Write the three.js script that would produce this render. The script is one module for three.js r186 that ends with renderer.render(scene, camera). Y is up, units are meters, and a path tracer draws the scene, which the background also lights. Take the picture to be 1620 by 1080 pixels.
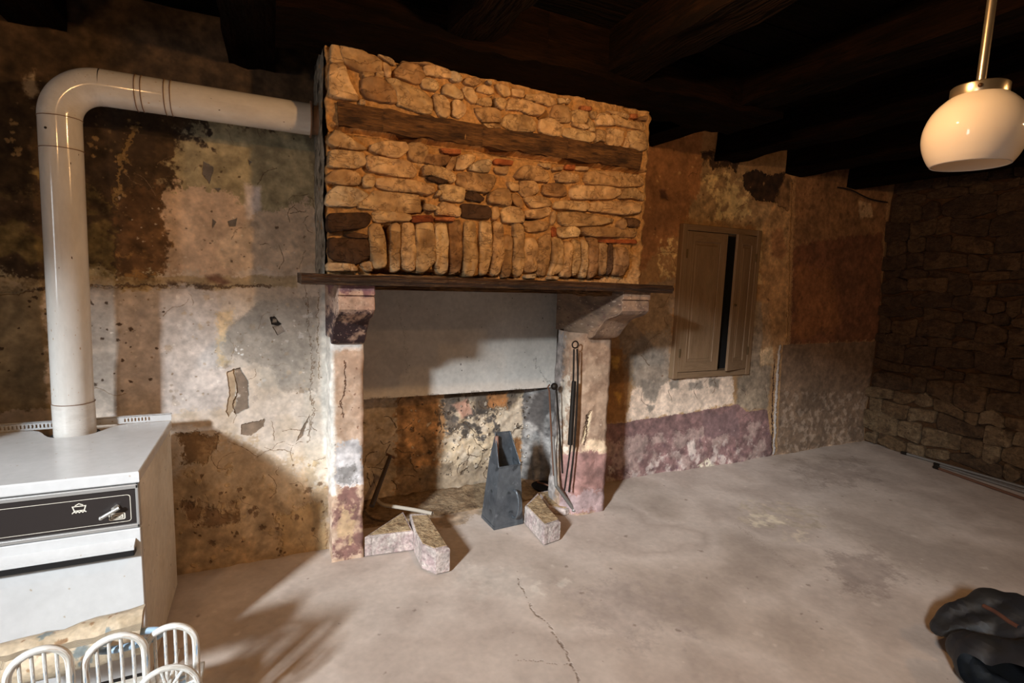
import * as THREE from 'three';
import { RectAreaLightUniformsLib } from 'three/addons/lights/RectAreaLightUniformsLib.js';
import { RoundedBoxGeometry } from 'three/addons/geometries/RoundedBoxGeometry.js';
import { MarchingCubes } from 'three/addons/objects/MarchingCubes.js';
import { mergeGeometries, mergeVertices } from 'three/addons/utils/BufferGeometryUtils.js';

// ---------------------------------------------------------------- camera, light, exposure
const scene = new THREE.Scene();
const F = 827.1, EYE = 1.6;
const D = Math.PI / 180, YAW = 25.03 * D, PITCH = 7.04 * D, ROLL = 2.005 * D;
const fw = new THREE.Vector3(Math.sin(YAW) * Math.cos(PITCH), -Math.sin(PITCH), -Math.cos(YAW) * Math.cos(PITCH));
const rt0 = new THREE.Vector3(Math.cos(YAW), 0, Math.sin(YAW));
const up0 = rt0.clone().cross(fw);
const rt = rt0.clone().multiplyScalar(Math.cos(ROLL)).addScaledVector(up0, Math.sin(ROLL));
const up = up0.clone().multiplyScalar(Math.cos(ROLL)).addScaledVector(rt0, -Math.sin(ROLL));
const camera = new THREE.PerspectiveCamera(2 * Math.atan(540 / F) / D, 1.5, 0.05, 60);
camera.position.set(0, EYE, 0);
camera.quaternion.setFromRotationMatrix(new THREE.Matrix4().makeBasis(rt, up, fw.clone().negate()));
scene.add(camera);

scene.background = new THREE.Color(0.8, 0.9, 1.0).multiplyScalar(4);   // plain overcast sky seen through the window
RectAreaLightUniformsLib.init();
const WIN = { x: -4.1, z0: 0.15, z1: 0.83, y0: 1.1, y1: 2.48 };          // small window in the left wall
const windowLight = new THREE.RectAreaLight(new THREE.Color(0.85, 0.94, 1.0), 11, 0.58, 1.25);
windowLight.position.set(WIN.x + 0.02, 1.79, 0.49); windowLight.lookAt(0, 1.79, 0.49);
scene.add(windowLight);
const ADDED_DAYLIGHT = new THREE.Vector3(-5.4, 4.4, 3.4), AIM = new THREE.Vector3(0.6, 0.8, -2.6);   // unseen high daylight, added to cast the shadows through a made-up ceiling opening
const ADDED_HOLE = { x0: -3.95, x1: -1.5, z0: 0.12, z1: 1.95 };  // ceiling opening added so its edges cut off the high daylight
const addedDaylight = new THREE.RectAreaLight(new THREE.Color(0.88, 0.95, 1.0), 900, 0.55, 1.15);
addedDaylight.position.copy(ADDED_DAYLIGHT); addedDaylight.lookAt(AIM);
scene.add(addedDaylight);
const LAMP_COLOUR = new THREE.Color(1.0, 0.545, 0.22);
const LAMPS = [[1.1, 2.5, -1.15, 3.9], [3.3, 2.45, 0.35, 2.1], [-0.95, 2.46, -0.3, 1.5]];

const renderer = new THREE.WebGLRenderer({ antialias: true });
renderer.toneMapping = THREE.LinearToneMapping;
renderer.toneMappingExposure = 1.0;
renderer.shadowMap.enabled = true;

// ---------------------------------------------------------------- helpers: pixels to places
function ray(px, py) {
  return rt.clone().multiplyScalar((px - 810) / F).addScaledVector(up, -(py - 540) / F).add(fw);
}
function atZ(px, py, z) { const d = ray(px, py), s = z / d.z; return new THREE.Vector3(d.x * s, EYE + d.y * s, z); }
function atX(px, py, x) { const d = ray(px, py), s = x / d.x; return new THREE.Vector3(x, EYE + d.y * s, d.z * s); }
function atY(px, py, y) { const d = ray(px, py), s = (y - EYE) / d.y; return new THREE.Vector3(d.x * s, y, d.z * s); }
const polyZ = (z, a) => { const o = []; for (let i = 0; i < a.length; i += 2) { const p = atZ(a[i], a[i + 1], z); o.push([p.x, p.y]); } return o; };
const polyY = (y, a) => { const o = []; for (let i = 0; i < a.length; i += 2) { const p = atY(a[i], a[i + 1], y); o.push([p.x, p.z]); } return o; };

// ---------------------------------------------------------------- helpers: chance and noise
function rng(seed) { let s = seed >>> 0; return () => { s = (s + 0x6D2B79F5) >>> 0; let t = s; t = Math.imul(t ^ (t >>> 15), t | 1); t ^= t + Math.imul(t ^ (t >>> 7), t | 61); return ((t ^ (t >>> 14)) >>> 0) / 4294967296; }; }
const NT = 512;
function makeNoiseTile(seed, base, octaves) {
  const out = new Float32Array(NT * NT); let amp = 1, total = 0;
  for (let o = 0; o < octaves; o++) {
    const n = base << o, r = rng(seed + o * 97), g = new Float32Array(n * n).map(() => r() * 2 - 1);
    for (let y = 0; y < NT; y++) {
      const fy = y / NT * n, iy = Math.floor(fy), ty = fy - iy, sy = ty * ty * (3 - 2 * ty), r0 = (iy % n) * n, r1 = ((iy + 1) % n) * n;
      for (let x = 0; x < NT; x++) {
        const fx = x / NT * n, ix = Math.floor(fx), tx = fx - ix, sx = tx * tx * (3 - 2 * tx), c0 = ix % n, c1 = (ix + 1) % n;
        const a = g[r0 + c0] + (g[r0 + c1] - g[r0 + c0]) * sx, b = g[r1 + c0] + (g[r1 + c1] - g[r1 + c0]) * sx;
        out[y * NT + x] += amp * (a + (b - a) * sy);
      }
    }
    total += amp; amp *= 0.55;
  }
  for (let i = 0; i < out.length; i++) out[i] = out[i] / total * 1.7;
  return out;
}
const TILES = [makeNoiseTile(11, 4, 6), makeNoiseTile(23, 4, 6), makeNoiseTile(37, 8, 5), makeNoiseTile(53, 16, 4), makeNoiseTile(71, 4, 2), makeNoiseTile(83, 8, 2)];   // the last two are smooth, for shaping meshes
function nz(k, x, y) {          // one period of the noise per unit
  const t = TILES[k]; x = (x - Math.floor(x)) * NT; y = (y - Math.floor(y)) * NT;
  const ix = x | 0, iy = y | 0, fx = x - ix, fy = y - iy, x1 = (ix + 1) & 511, y1 = (iy + 1) & 511, x0 = ix & 511, y0 = iy & 511;
  const a = t[y0 * NT + x0], b = t[y0 * NT + x1], c = t[y1 * NT + x0], d = t[y1 * NT + x1];
  return (a + (b - a) * fx) * (1 - fy) + (c + (d - c) * fx) * fy;
}
// noise that never repeats, one cell per unit
function vn(x, y, seed) {
  const ix = Math.floor(x), iy = Math.floor(y), fx = x - ix, fy = y - iy, sx = fx * fx * (3 - 2 * fx), sy = fy * fy * (3 - 2 * fy);
  const h = (a, b) => { let v = Math.imul(a, 374761393) ^ Math.imul(b, 668265263) ^ seed; v = Math.imul(v ^ (v >>> 13), 1274126177); return ((v ^ (v >>> 16)) & 65535) / 32767.5 - 1; };
  const a = h(ix, iy), b = h(ix + 1, iy), c = h(ix, iy + 1), d = h(ix + 1, iy + 1); return (a + (b - a) * sx) * (1 - sy) + (c + (d - c) * sx) * sy;
}
function vf(x, y, seed, oct) { let s = 0, a = 1, t = 0, u = x * 0.8 + y * 0.6, v = y * 0.8 - x * 0.6; for (let o = 0; o < oct; o++) { s += a * vn(u, v, seed + o * 1013); t += a; a *= 0.55; const w = u * 1.6 + v * 1.2; v = v * 1.6 - u * 1.2; u = w; } return s / t * 1.5; }
const clamp = (x, a = 0, b = 1) => x < a ? a : x > b ? b : x;
const sstep = (a, b, x) => { const t = clamp((x - a) / (b - a)); return t * t * (3 - 2 * t); };
const hex = (h) => [(h >> 16) & 255, (h >> 8) & 255, h & 255];

// ---------------------------------------------------------------- helpers: colour and relief of a surface, laid out in metres
class Paint {
  constructor(w, h, x0, y0, x1, y1) {
    Object.assign(this, { w, h, x0, y0, x1, y1 });
    this.c = new Float32Array(w * h * 3); this.z = new Float32Array(w * h);
  }
  each(fn, bx0 = this.x0, by0 = this.y0, bx1 = this.x1, by1 = this.y1) {
    const { w, h, x0, y0, x1, y1 } = this, i0 = Math.max(0, Math.floor((bx0 - x0) / (x1 - x0) * w)), i1 = Math.min(w - 1, Math.ceil((bx1 - x0) / (x1 - x0) * w));
    const j0 = Math.max(0, Math.floor((by0 - y0) / (y1 - y0) * h)), j1 = Math.min(h - 1, Math.ceil((by1 - y0) / (y1 - y0) * h));
    for (let j = j0; j <= j1; j++) { const y = y0 + (j + 0.5) / h * (y1 - y0); for (let i = i0; i <= i1; i++) fn(x0 + (i + 0.5) / w * (x1 - x0), y, j * w + i); }
  }
  base(stops, scale = 1.2, k = 0) {     // mottled ground of several colours
    const cs = stops.map(hex), n = cs.length - 1;
    this.each((x, y, i) => {
      const t = clamp(0.5 + 0.7 * vf(x / scale * 4, y / scale * 4, 7 + k, 5)) * n, a = Math.min(n - 1, t | 0), f = t - a;
      for (let q = 0; q < 3; q++) this.c[i * 3 + q] = cs[a][q] + (cs[a + 1][q] - cs[a][q]) * f;
    });
    return this;
  }
  mix(i, col, a, m) { for (let q = 0; q < 3; q++) this.c[i * 3 + q] += (clamp(col[q] * m, 0, 255) - this.c[i * 3 + q]) * a; }
  patch(poly, colour, o = {}) {
    const { e = 0.02, s = 0.35, soft = 0.014, a = 1, h = 0, mottle = 0.12, eat = 0, es = 0.12 } = o, col = hex(colour), n = poly.length;
    const xs = poly.map((p) => p[0]), ys = poly.map((p) => p[1]), pad = e * 2 + soft;
    this.each((x, y, i) => {
      const wx = x + e * (nz(0, x / s, y / s) + 0.5 * nz(2, x / s * 2.3, y / s * 2.3)), wy = y + e * (nz(1, x / s + 0.37, y / s) + 0.5 * nz(3, x / s * 2.3, y / s * 2.3));
      let inside = false, d2 = 1e9;
      for (let p = 0, q = n - 1; p < n; q = p++) {
        const ax = poly[p][0], ay = poly[p][1], bx = poly[q][0], by = poly[q][1];
        if ((ay > wy) !== (by > wy) && wx < (bx - ax) * (wy - ay) / (by - ay) + ax) inside = !inside;
        const ex = bx - ax, ey = by - ay, t = clamp(((wx - ax) * ex + (wy - ay) * ey) / (ex * ex + ey * ey)), dx = wx - ax - t * ex, dy = wy - ay - t * ey, d = dx * dx + dy * dy;
        if (d < d2) d2 = d;
      }
      let v = sstep(-soft, soft, inside ? Math.sqrt(d2) : -Math.sqrt(d2));
      if (v <= 0) return;
      if (eat) v *= sstep(eat - 0.17, eat + 0.17, 0.5 + 0.55 * vf(x / es * 2, y / es * 2, 77 + (poly[0][0] * 1000 | 0), 5));
      this.mix(i, col, v * a, 1 + mottle * vf(x / 0.05, y / 0.05, 31, 4)); this.z[i] += h * v;
    }, Math.min(...xs) - pad, Math.min(...ys) - pad, Math.max(...xs) + pad, Math.max(...ys) + pad);
    return this;
  }
  line(pts, width, colour, o = {}) {
    const { e = 0.012, s = 0.2, a = 1, h = 0 } = o, col = hex(colour), xs = pts.map((p) => p[0]), ys = pts.map((p) => p[1]), pad = e * 2 + width;
    this.each((x, y, i) => {
      const wx = x + e * (nz(0, x / s, y / s) + 0.5 * nz(2, x / s * 2, y / s * 2)), wy = y + e * (nz(1, x / s, y / s) + 0.5 * nz(3, x / s * 2, y / s * 2)); let d2 = 1e9;
      for (let p = 0; p + 1 < pts.length; p++) {
        const [ax, ay] = pts[p], [bx, by] = pts[p + 1], ex = bx - ax, ey = by - ay, t = clamp(((wx - ax) * ex + (wy - ay) * ey) / (ex * ex + ey * ey)), dx = wx - ax - t * ex, dy = wy - ay - t * ey, d = dx * dx + dy * dy;
        if (d < d2) d2 = d;
      }
      const v = 1 - sstep(width * 0.5, width, Math.sqrt(d2) * (1 + 0.5 * nz(3, x / 0.2, y / 0.2)));
      if (v > 0) { this.mix(i, col, v * a, 1); this.z[i] += h * v; }
    }, Math.min(...xs) - pad, Math.min(...ys) - pad, Math.max(...xs) + pad, Math.max(...ys) + pad);
    return this;
  }
  spots(count, seed, box, colour, r0, r1, o = {}) {
    const r = rng(seed);
    for (let k = 0; k < count; k++) {
      const x = box[0] + r() * (box[2] - box[0]), y = box[1] + r() * (box[3] - box[1]), q = r0 + (r1 - r0) * r() * r(), n = 7, p = [];
      for (let j = 0; j < n; j++) { const t = j / n * 6.283, m = q * (0.6 + 0.6 * r()); p.push([x + Math.cos(t) * m, y + Math.sin(t) * m * 0.9]); }
      this.patch(p, colour, { e: q * 0.5, s: q * 8, soft: q * 0.25, mottle: 0.1, ...o });
    }
    return this;
  }
  cracks(n, seed, box, colour, len = 0.12, width = 0.0018, o = {}) {     // hairline cracks wandering over the plaster
    const r = rng(seed);
    for (let k = 0; k < n; k++) { let x = box[0] + r() * (box[2] - box[0]), y = box[1] + r() * (box[3] - box[1]), a = r() * 6.283; const p = [[x, y]], m = 3 + Math.floor(r() * 5), L = len * (0.4 + r()) / m; for (let j = 0; j < m; j++) { a += (r() - 0.5) * 1.4; x += Math.cos(a) * L; y += Math.sin(a) * L; p.push([x, y]); } this.line(p, width * (0.6 + 0.9 * r()), colour, { e: 0.004, a: 0.75, h: -0.0015, ...o }); }
    return this;
  }
  grain(amount = 0.07, relief = 0.0006) {
    this.each((x, y, i) => {
      const g = 1 + amount * 1.3 * vf(x / 0.022, y / 0.022, 5, 3), m = 1 + amount * 1.2 * vf(x / 0.25, y / 0.25, 6, 2);
      for (let q = 0; q < 3; q++) this.c[i * 3 + q] *= g * m;
      this.z[i] += relief * vf(x / 0.11, y / 0.11, 9, 5);
    });
    return this;
  }
  material(o = {}) {
    const { w, h } = this, n = w * h, col = new Uint8Array(n * 4), bump = new Uint8Array(n * 4); let lo = 1e9, hi = -1e9;
    for (let i = 0; i < n; i++) { if (this.z[i] < lo) lo = this.z[i]; if (this.z[i] > hi) hi = this.z[i]; }
    const range = Math.max(hi - lo, 1e-6);
    for (let i = 0; i < n; i++) {
      for (let q = 0; q < 3; q++) col[i * 4 + q] = clamp(this.c[i * 3 + q], 0, 255); col[i * 4 + 3] = 255;
      const b = (this.z[i] - lo) / range * 255; bump[i * 4] = bump[i * 4 + 1] = bump[i * 4 + 2] = b; bump[i * 4 + 3] = 255;
    }
    const t = (d, srgb) => { const x = new THREE.DataTexture(d, w, h); x.magFilter = THREE.LinearFilter; x.minFilter = THREE.LinearFilter; if (srgb) x.colorSpace = THREE.SRGBColorSpace; x.wrapS = x.wrapT = o.repeat ? THREE.RepeatWrapping : THREE.ClampToEdgeWrapping; x.needsUpdate = true; return x; };
    return new THREE.MeshStandardMaterial({ map: t(col, true), bumpMap: t(bump, false), bumpScale: range * (o.bump ?? 1), roughness: o.roughness ?? 0.95, metalness: 0, color: o.tint ?? 0xffffff });
  }
}
function tinted(m, c, rough) { const k = m.clone(); k.color = new THREE.Color(c); if (rough !== undefined) k.roughness = rough; return k; }
const plain = (c, roughness = 0.8, o = {}) => new THREE.MeshPhysicalMaterial({ color: c, roughness, ...o });

// ---------------------------------------------------------------- helpers: objects
const taken = {};
function numbered(n) { const k = taken[n] = (taken[n] ?? -1) + 1; return k ? `${n}_${String(k).padStart(3, '0')}` : n; }
function shade(o) { o.traverse((m) => { if (m.isMesh) { m.castShadow = true; m.receiveShadow = true; } }); return o; }
function thing(name, label, category, pos = [0, 0, 0], group) {
  const g = new THREE.Group(); g.name = numbered(name); g.position.set(...pos); g.userData = { label, category }; if (group) g.userData.group = group; scene.add(g); return g;
}
function structure(name) { const g = new THREE.Group(); g.name = name; g.userData = { kind: 'structure' }; scene.add(g); return g; }
function mesh(name, geo, mat, parent, label) {      // geometry given in world places; the parent's place is taken off
  const m = new THREE.Mesh(geo, mat); m.name = name;
  if (parent && parent !== scene) { const p = new THREE.Vector3(); parent.updateWorldMatrix(true, false); p.setFromMatrixPosition(parent.matrixWorld); if (p.lengthSq()) geo.translate(-p.x, -p.y, -p.z); }
  if (label) m.userData.label = label;
  (parent ?? scene).add(m); return m;
}
const box = (x0, x1, y0, y1, z0, z1) => new THREE.BoxGeometry(x1 - x0, y1 - y0, z1 - z0).translate((x0 + x1) / 2, (y0 + y1) / 2, (z0 + z1) / 2);
const rbox = (x0, x1, y0, y1, z0, z1, r = 0.006, seg = 3) => new RoundedBoxGeometry(x1 - x0, y1 - y0, z1 - z0, seg, r).translate((x0 + x1) / 2, (y0 + y1) / 2, (z0 + z1) / 2);
const join = (...g) => mergeGeometries(g.map((x) => { const y = x.index ? x.toNonIndexed() : x.clone(); for (const k of Object.keys(y.attributes)) if (!['position', 'normal', 'uv'].includes(k)) y.deleteAttribute(k); return y; }), false);
const tube = (pts, r, seg = 24, rad = 10) => new THREE.TubeGeometry(new THREE.CatmullRomCurve3(pts.map((p) => p.isVector3 ? p : new THREE.Vector3(...p)), false, 'centripetal'), seg, r, rad, false);
function rod(a, b, r0, r1 = r0, rad = 16) {
  const A = a.isVector3 ? a : new THREE.Vector3(...a), B = b.isVector3 ? b : new THREE.Vector3(...b), d = B.clone().sub(A);
  return new THREE.CylinderGeometry(r1, r0, d.length(), rad).applyQuaternion(new THREE.Quaternion().setFromUnitVectors(new THREE.Vector3(0, 1, 0), d.clone().normalize())).translate((A.x + B.x) / 2, (A.y + B.y) / 2, (A.z + B.z) / 2);
}
// a standing sheet along a plan path, outward on its left-hand normal, pushed by disp(u, y, x, z)
function strip(path, y0, y1, step, disp = () => 0, T = null) {
  const pts = []; let u = 0;
  for (let i = 0; i + 1 < path.length; i++) {
    const [ax, az] = path[i], [bx, bz] = path[i + 1], L = Math.hypot(bx - ax, bz - az), n = Math.max(1, Math.round(L / step)), nx = -(bz - az) / L, nn = (bx - ax) / L;
    for (let k = 0; k <= n; k++) { if (k === 0 && i > 0) { const l = pts[pts.length - 1]; const mx = l.nx + nx, mz = l.nz + nn, ml = Math.hypot(mx, mz) || 1; l.nx = mx / ml; l.nz = mz / ml; continue; } pts.push({ x: ax + (bx - ax) * k / n, z: az + (bz - az) * k / n, nx, nz: nn, u: u + L * k / n }); }
    u += L;
  }
  const rows = Math.max(1, Math.round((y1 - y0) / step)), P = [], UV = [], I = [];
  for (let j = 0; j <= rows; j++) for (const p of pts) {
    const y = y0 + (y1 - y0) * j / rows, d = disp(p.u, y, p.x, p.z);
    P.push(p.x + p.nx * d, y, p.z + p.nz * d);
    if (T) UV.push(((T.byX ? p.x : p.u) - T.x0) / (T.x1 - T.x0), (y - T.y0) / (T.y1 - T.y0)); else UV.push(p.u, y);
  }
  const m = pts.length;
  for (let j = 0; j < rows; j++) for (let i = 0; i + 1 < m; i++) { const a = j * m + i, b = a + 1, c = a + m, d = c + 1; I.push(a, b, d, a, d, c); }
  const g = new THREE.BufferGeometry(); g.setAttribute('position', new THREE.Float32BufferAttribute(P, 3)); g.setAttribute('uv', new THREE.Float32BufferAttribute(UV, 2)); g.setIndex(I); g.computeVertexNormals(); return g;
}
// boxes with uneven faces (hewn timber, blocks): pushes the points of a subdivided box by noise
function rough(geo, amp, scale, seed = 0) {
  const p = geo.attributes.position;
  for (let i = 0; i < p.count; i++) {
    const x = p.getX(i), y = p.getY(i), z = p.getZ(i);
    p.setXYZ(i, x + amp * nz(4, y / scale + seed, z / scale + x / scale * 0.3), y + amp * nz(5, x / scale + seed, z / scale), z + amp * nz(4, x / scale + seed * 1.7, y / scale));
  }
  geo.computeVertexNormals(); return geo;
}
function uvBox(geo, s = 1, along = 'x') {      // uv in metres by the way a face points
  const p = geo.attributes.position, n = geo.attributes.normal, uv = [];
  for (let i = 0; i < p.count; i++) {
    const X = p.getX(i), Y = p.getY(i), Z = p.getZ(i), a = Math.abs(n.getX(i)), b = Math.abs(n.getY(i)), c = Math.abs(n.getZ(i));
    let u, v; if (a > b && a > c) [u, v] = [Z, Y]; else if (b > c) [u, v] = [X, Z]; else [u, v] = [X, Y];
    if (along === 'y') [u, v] = [v, u]; if (along === 'z') { if (a > b && a > c) [u, v] = [Z, Y]; else if (b > c) [u, v] = [Z, X]; }
    uv.push(u / s, v / s);
  }
  geo.setAttribute('uv', new THREE.Float32BufferAttribute(uv, 2)); return geo;
}
// a face stone from its outline in the wall's own plane (x, y), front towards +z
function stoneGeo(outline, seed, proud, depth, uvScale = 0.8) {
  const r = rng(seed * 7919 + 13), mx = outline.reduce((s, p) => s + p[0], 0) / outline.length, my = outline.reduce((s, p) => s + p[1], 0) / outline.length;
  let pts = outline.map(([x, y]) => { const L = Math.hypot(x - mx, y - my) || 1, k = 1 + Math.min(0.16, 0.012 / L); return [mx + (x - mx) * k, my + (y - my) * k]; });
  for (let it = 0; it < 2; it++) { const o = []; pts.forEach((p, i) => { const q = pts[(i + 1) % pts.length], c = it ? 0.22 : 0.1; o.push([p[0] * (1 - c) + q[0] * c, p[1] * (1 - c) + q[1] * c], [p[0] * c + q[0] * (1 - c), p[1] * c + q[1] * (1 - c)]); }); pts = o; }
  let per = 0; pts.forEach((p, i) => { const q = pts[(i + 1) % pts.length]; per += Math.hypot(q[0] - p[0], q[1] - p[1]); });
  const N = Math.round(clamp(per / 0.022, 12, 36)), out = []; let want = 0, run = 0;
  for (let i = 0; i < pts.length && out.length < N; i++) { const p = pts[i], q = pts[(i + 1) % pts.length], L = Math.hypot(q[0] - p[0], q[1] - p[1]); while (want <= run + L + 1e-9 && out.length < N) { const t = L ? (want - run) / L : 0; out.push([p[0] + (q[0] - p[0]) * t, p[1] + (q[1] - p[1]) * t]); want += per / N; } run += L; }
  let area = 0, cx = 0, cy = 0; out.forEach((p, i) => { const q = out[(i + 1) % out.length], k = p[0] * q[1] - q[0] * p[1]; area += k; cx += (p[0] + q[0]) * k; cy += (p[1] + q[1]) * k; }); cx /= 3 * area; cy /= 3 * area;
  if (area < 0) out.reverse();
  const n = out.length, sx = r() * 5, sy = r() * 5, tx = (r() - 0.5) * 0.5, ty = (r() - 0.5) * 0.5, size = Math.sqrt(Math.abs(area) / 2);
  const rings = [[1.0, -depth], [1.0, -0.002], [0.965, proud * 0.72], [0.89, proud * 1.0], [0.62, proud * 1.08], [0.3, proud * 1.08]], P = [], UV = [], I = [];
  rings.forEach(([s, z], k) => out.forEach(([x, y]) => {
    const X = cx + (x - cx) * s, Y = cy + (y - cy) * s, f = k < 2 ? 0 : 1;
    const w = nz(0, X / 0.22 + sx, Y / 0.22 + sy) * 0.55 + nz(2, X / 0.3 + sx, Y / 0.3 + sy) * 0.45;
    P.push(X + (k < 2 ? 0.004 * nz(2, Y / 0.2 + sx, X / 0.2) : 0), Y + (k < 2 ? 0.004 * nz(2, X / 0.2 + sy, Y / 0.2) : 0), z + f * (proud * 0.5 * w + proud * (tx * (X - cx) + ty * (Y - cy)) / size));
    UV.push(X / uvScale + sx, Y / uvScale + sy);
  }));
  P.push(cx, cy, proud * (1.1 + 0.4 * nz(0, cx / 0.22 + sx, cy / 0.22 + sy))); UV.push(cx / uvScale + sx, cy / uvScale + sy);
  for (let k = 0; k + 1 < rings.length; k++) for (let i = 0; i < n; i++) { const a = k * n + i, b = k * n + (i + 1) % n, c = a + n, d = b + n; I.push(a, b, d, a, d, c); }
  const top = (rings.length - 1) * n; for (let i = 0; i < n; i++) I.push(top + i, top + (i + 1) % n, rings.length * n);
  const g = new THREE.BufferGeometry(); g.setAttribute('position', new THREE.Float32BufferAttribute(P, 3)); g.setAttribute('uv', new THREE.Float32BufferAttribute(UV, 2)); g.setIndex(I); g.computeVertexNormals(); return g;
}
// an upright block from its plan outline [x, z]
function slab(outline, y0, y1, bevel = 0.008) {
  const s = new THREE.Shape(outline.map(([x, z]) => new THREE.Vector2(x, -z)));
  return new THREE.ExtrudeGeometry(s, { depth: y1 - y0 - 2 * bevel, bevelEnabled: bevel > 0, bevelSize: bevel, bevelThickness: bevel, bevelOffset: -bevel, bevelSegments: 3, steps: 1 }).rotateX(-Math.PI / 2).translate(0, y0 + bevel, 0);
}

// ---------------------------------------------------------------- shared materials
const stoneTile = new Paint(512, 512, 0, 0, 1, 1).base([0xa89274, 0xd0bb9a, 0xbca484, 0xdcc8a8], 1, 0);
stoneTile.each((x, y, i) => {
  const v = nz(1, x * 2, y * 2); stoneTile.mix(i, hex(0x80664a), sstep(0.15, 0.7, v) * 0.45, 1);
  const d = nz(2, x * 2, y * 2); stoneTile.mix(i, hex(0x564432), sstep(0.5, 0.9, d) * 0.3, 1);
  const l = nz(1, x * 3 + 0.4, y * 3); stoneTile.mix(i, hex(0xe6d8bc), sstep(0.35, 0.7, l) * 0.35, 1);
  const vein = Math.abs(nz(0, x * 2 + 0.1 * nz(2, x, y), y * 3)); stoneTile.mix(i, hex(0x5a4530), (1 - sstep(0.01, 0.05, vein)) * 0.3, 1);
  const f = 1 + 0.1 * nz(3, x * 2, y * 2); for (let q = 0; q < 3; q++) stoneTile.c[i * 3 + q] *= f;
  stoneTile.z[i] = 0.003 * nz(2, x * 2, y * 2) + 0.001 * nz(3, x * 2, y * 2) - 0.003 * (1 - sstep(0.01, 0.08, vein));
});
const STONE = stoneTile.material({ repeat: true });
const STONES = [[0xf4e6d2, 0xffeeda, 0xeadcc6], [0xfff6e6, 0xfff0de, 0xffffff], [0x6a584e, 0x5d4c44, 0x786456], [0xd88e66, 0xcf8460, 0xdc9a74], [0xcbb49c, 0xbfa68e, 0xd4c0a8], [0xf6e6ce, 0xffeedb, 0xe8d4bc]].map((a) => a.map((c) => tinted(STONE, c)));
const mortarTile = new Paint(512, 512, 0, 0, 1, 1).base([0xaa8250, 0xba9262, 0xb08858, 0xc4a070], 1, 1);
mortarTile.each((x, y, i) => { const f = 1 + 0.12 * nz(3, x * 4, y * 4); for (let q = 0; q < 3; q++) mortarTile.c[i * 3 + q] *= f; mortarTile.z[i] = 0.002 * nz(3, x * 3, y * 3); });
const MORTAR = mortarTile.material({ repeat: true });
const woodTile = new Paint(1024, 512, 0, 0, 1, 1);
woodTile.each((x, y, i) => {
  const g = nz(2, x * 0.7 + 0.02 * nz(0, x, y), y * 5), k = nz(0, x * 1, y * 3), f = nz(3, x * 1, y * 9); const t = clamp(0.5 + 0.4 * g + 0.25 * k);
  const a = hex(0x46321f), b = hex(0x96764f); for (let q = 0; q < 3; q++) woodTile.c[i * 3 + q] = (a[q] + (b[q] - a[q]) * t) * (1 + 0.14 * f); woodTile.z[i] = 0.005 * g + 0.003 * f;
  woodTile.mix(i, hex(0x2e2118), sstep(0.2, 0.7, nz(1, x, y * 4)) * 0.55, 1);
});
const WOOD = woodTile.material({ repeat: true });
const sooty = (c) => new THREE.MeshPhysicalMaterial({ map: WOOD.map, bumpMap: WOOD.bumpMap, bumpScale: WOOD.bumpScale, color: c, roughness: 0.95, specularIntensity: 0.15 });
const BEAM = sooty(0x30261f);
const SHELF = tinted(WOOD, 0x8d7c78, 0.55);
const BOARDWOOD = sooty(0x211a15);
const IRON = plain(0x2b2622, 0.55, { metalness: 0.7 });
const RUST = plain(0x6b4a38, 0.8, { metalness: 0.3 });
const DULLSTEEL = plain(0x8d8a86, 0.5, { metalness: 0.6 });

// ================================================================ THE ROOM
const ZL = -3.13, ZR = -3.32, XR = 5.72, XL = WIN.x, ZB = 2.3, TOP = 2.82, PIERX = -1.45, PIERZ = -2.25;

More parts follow.
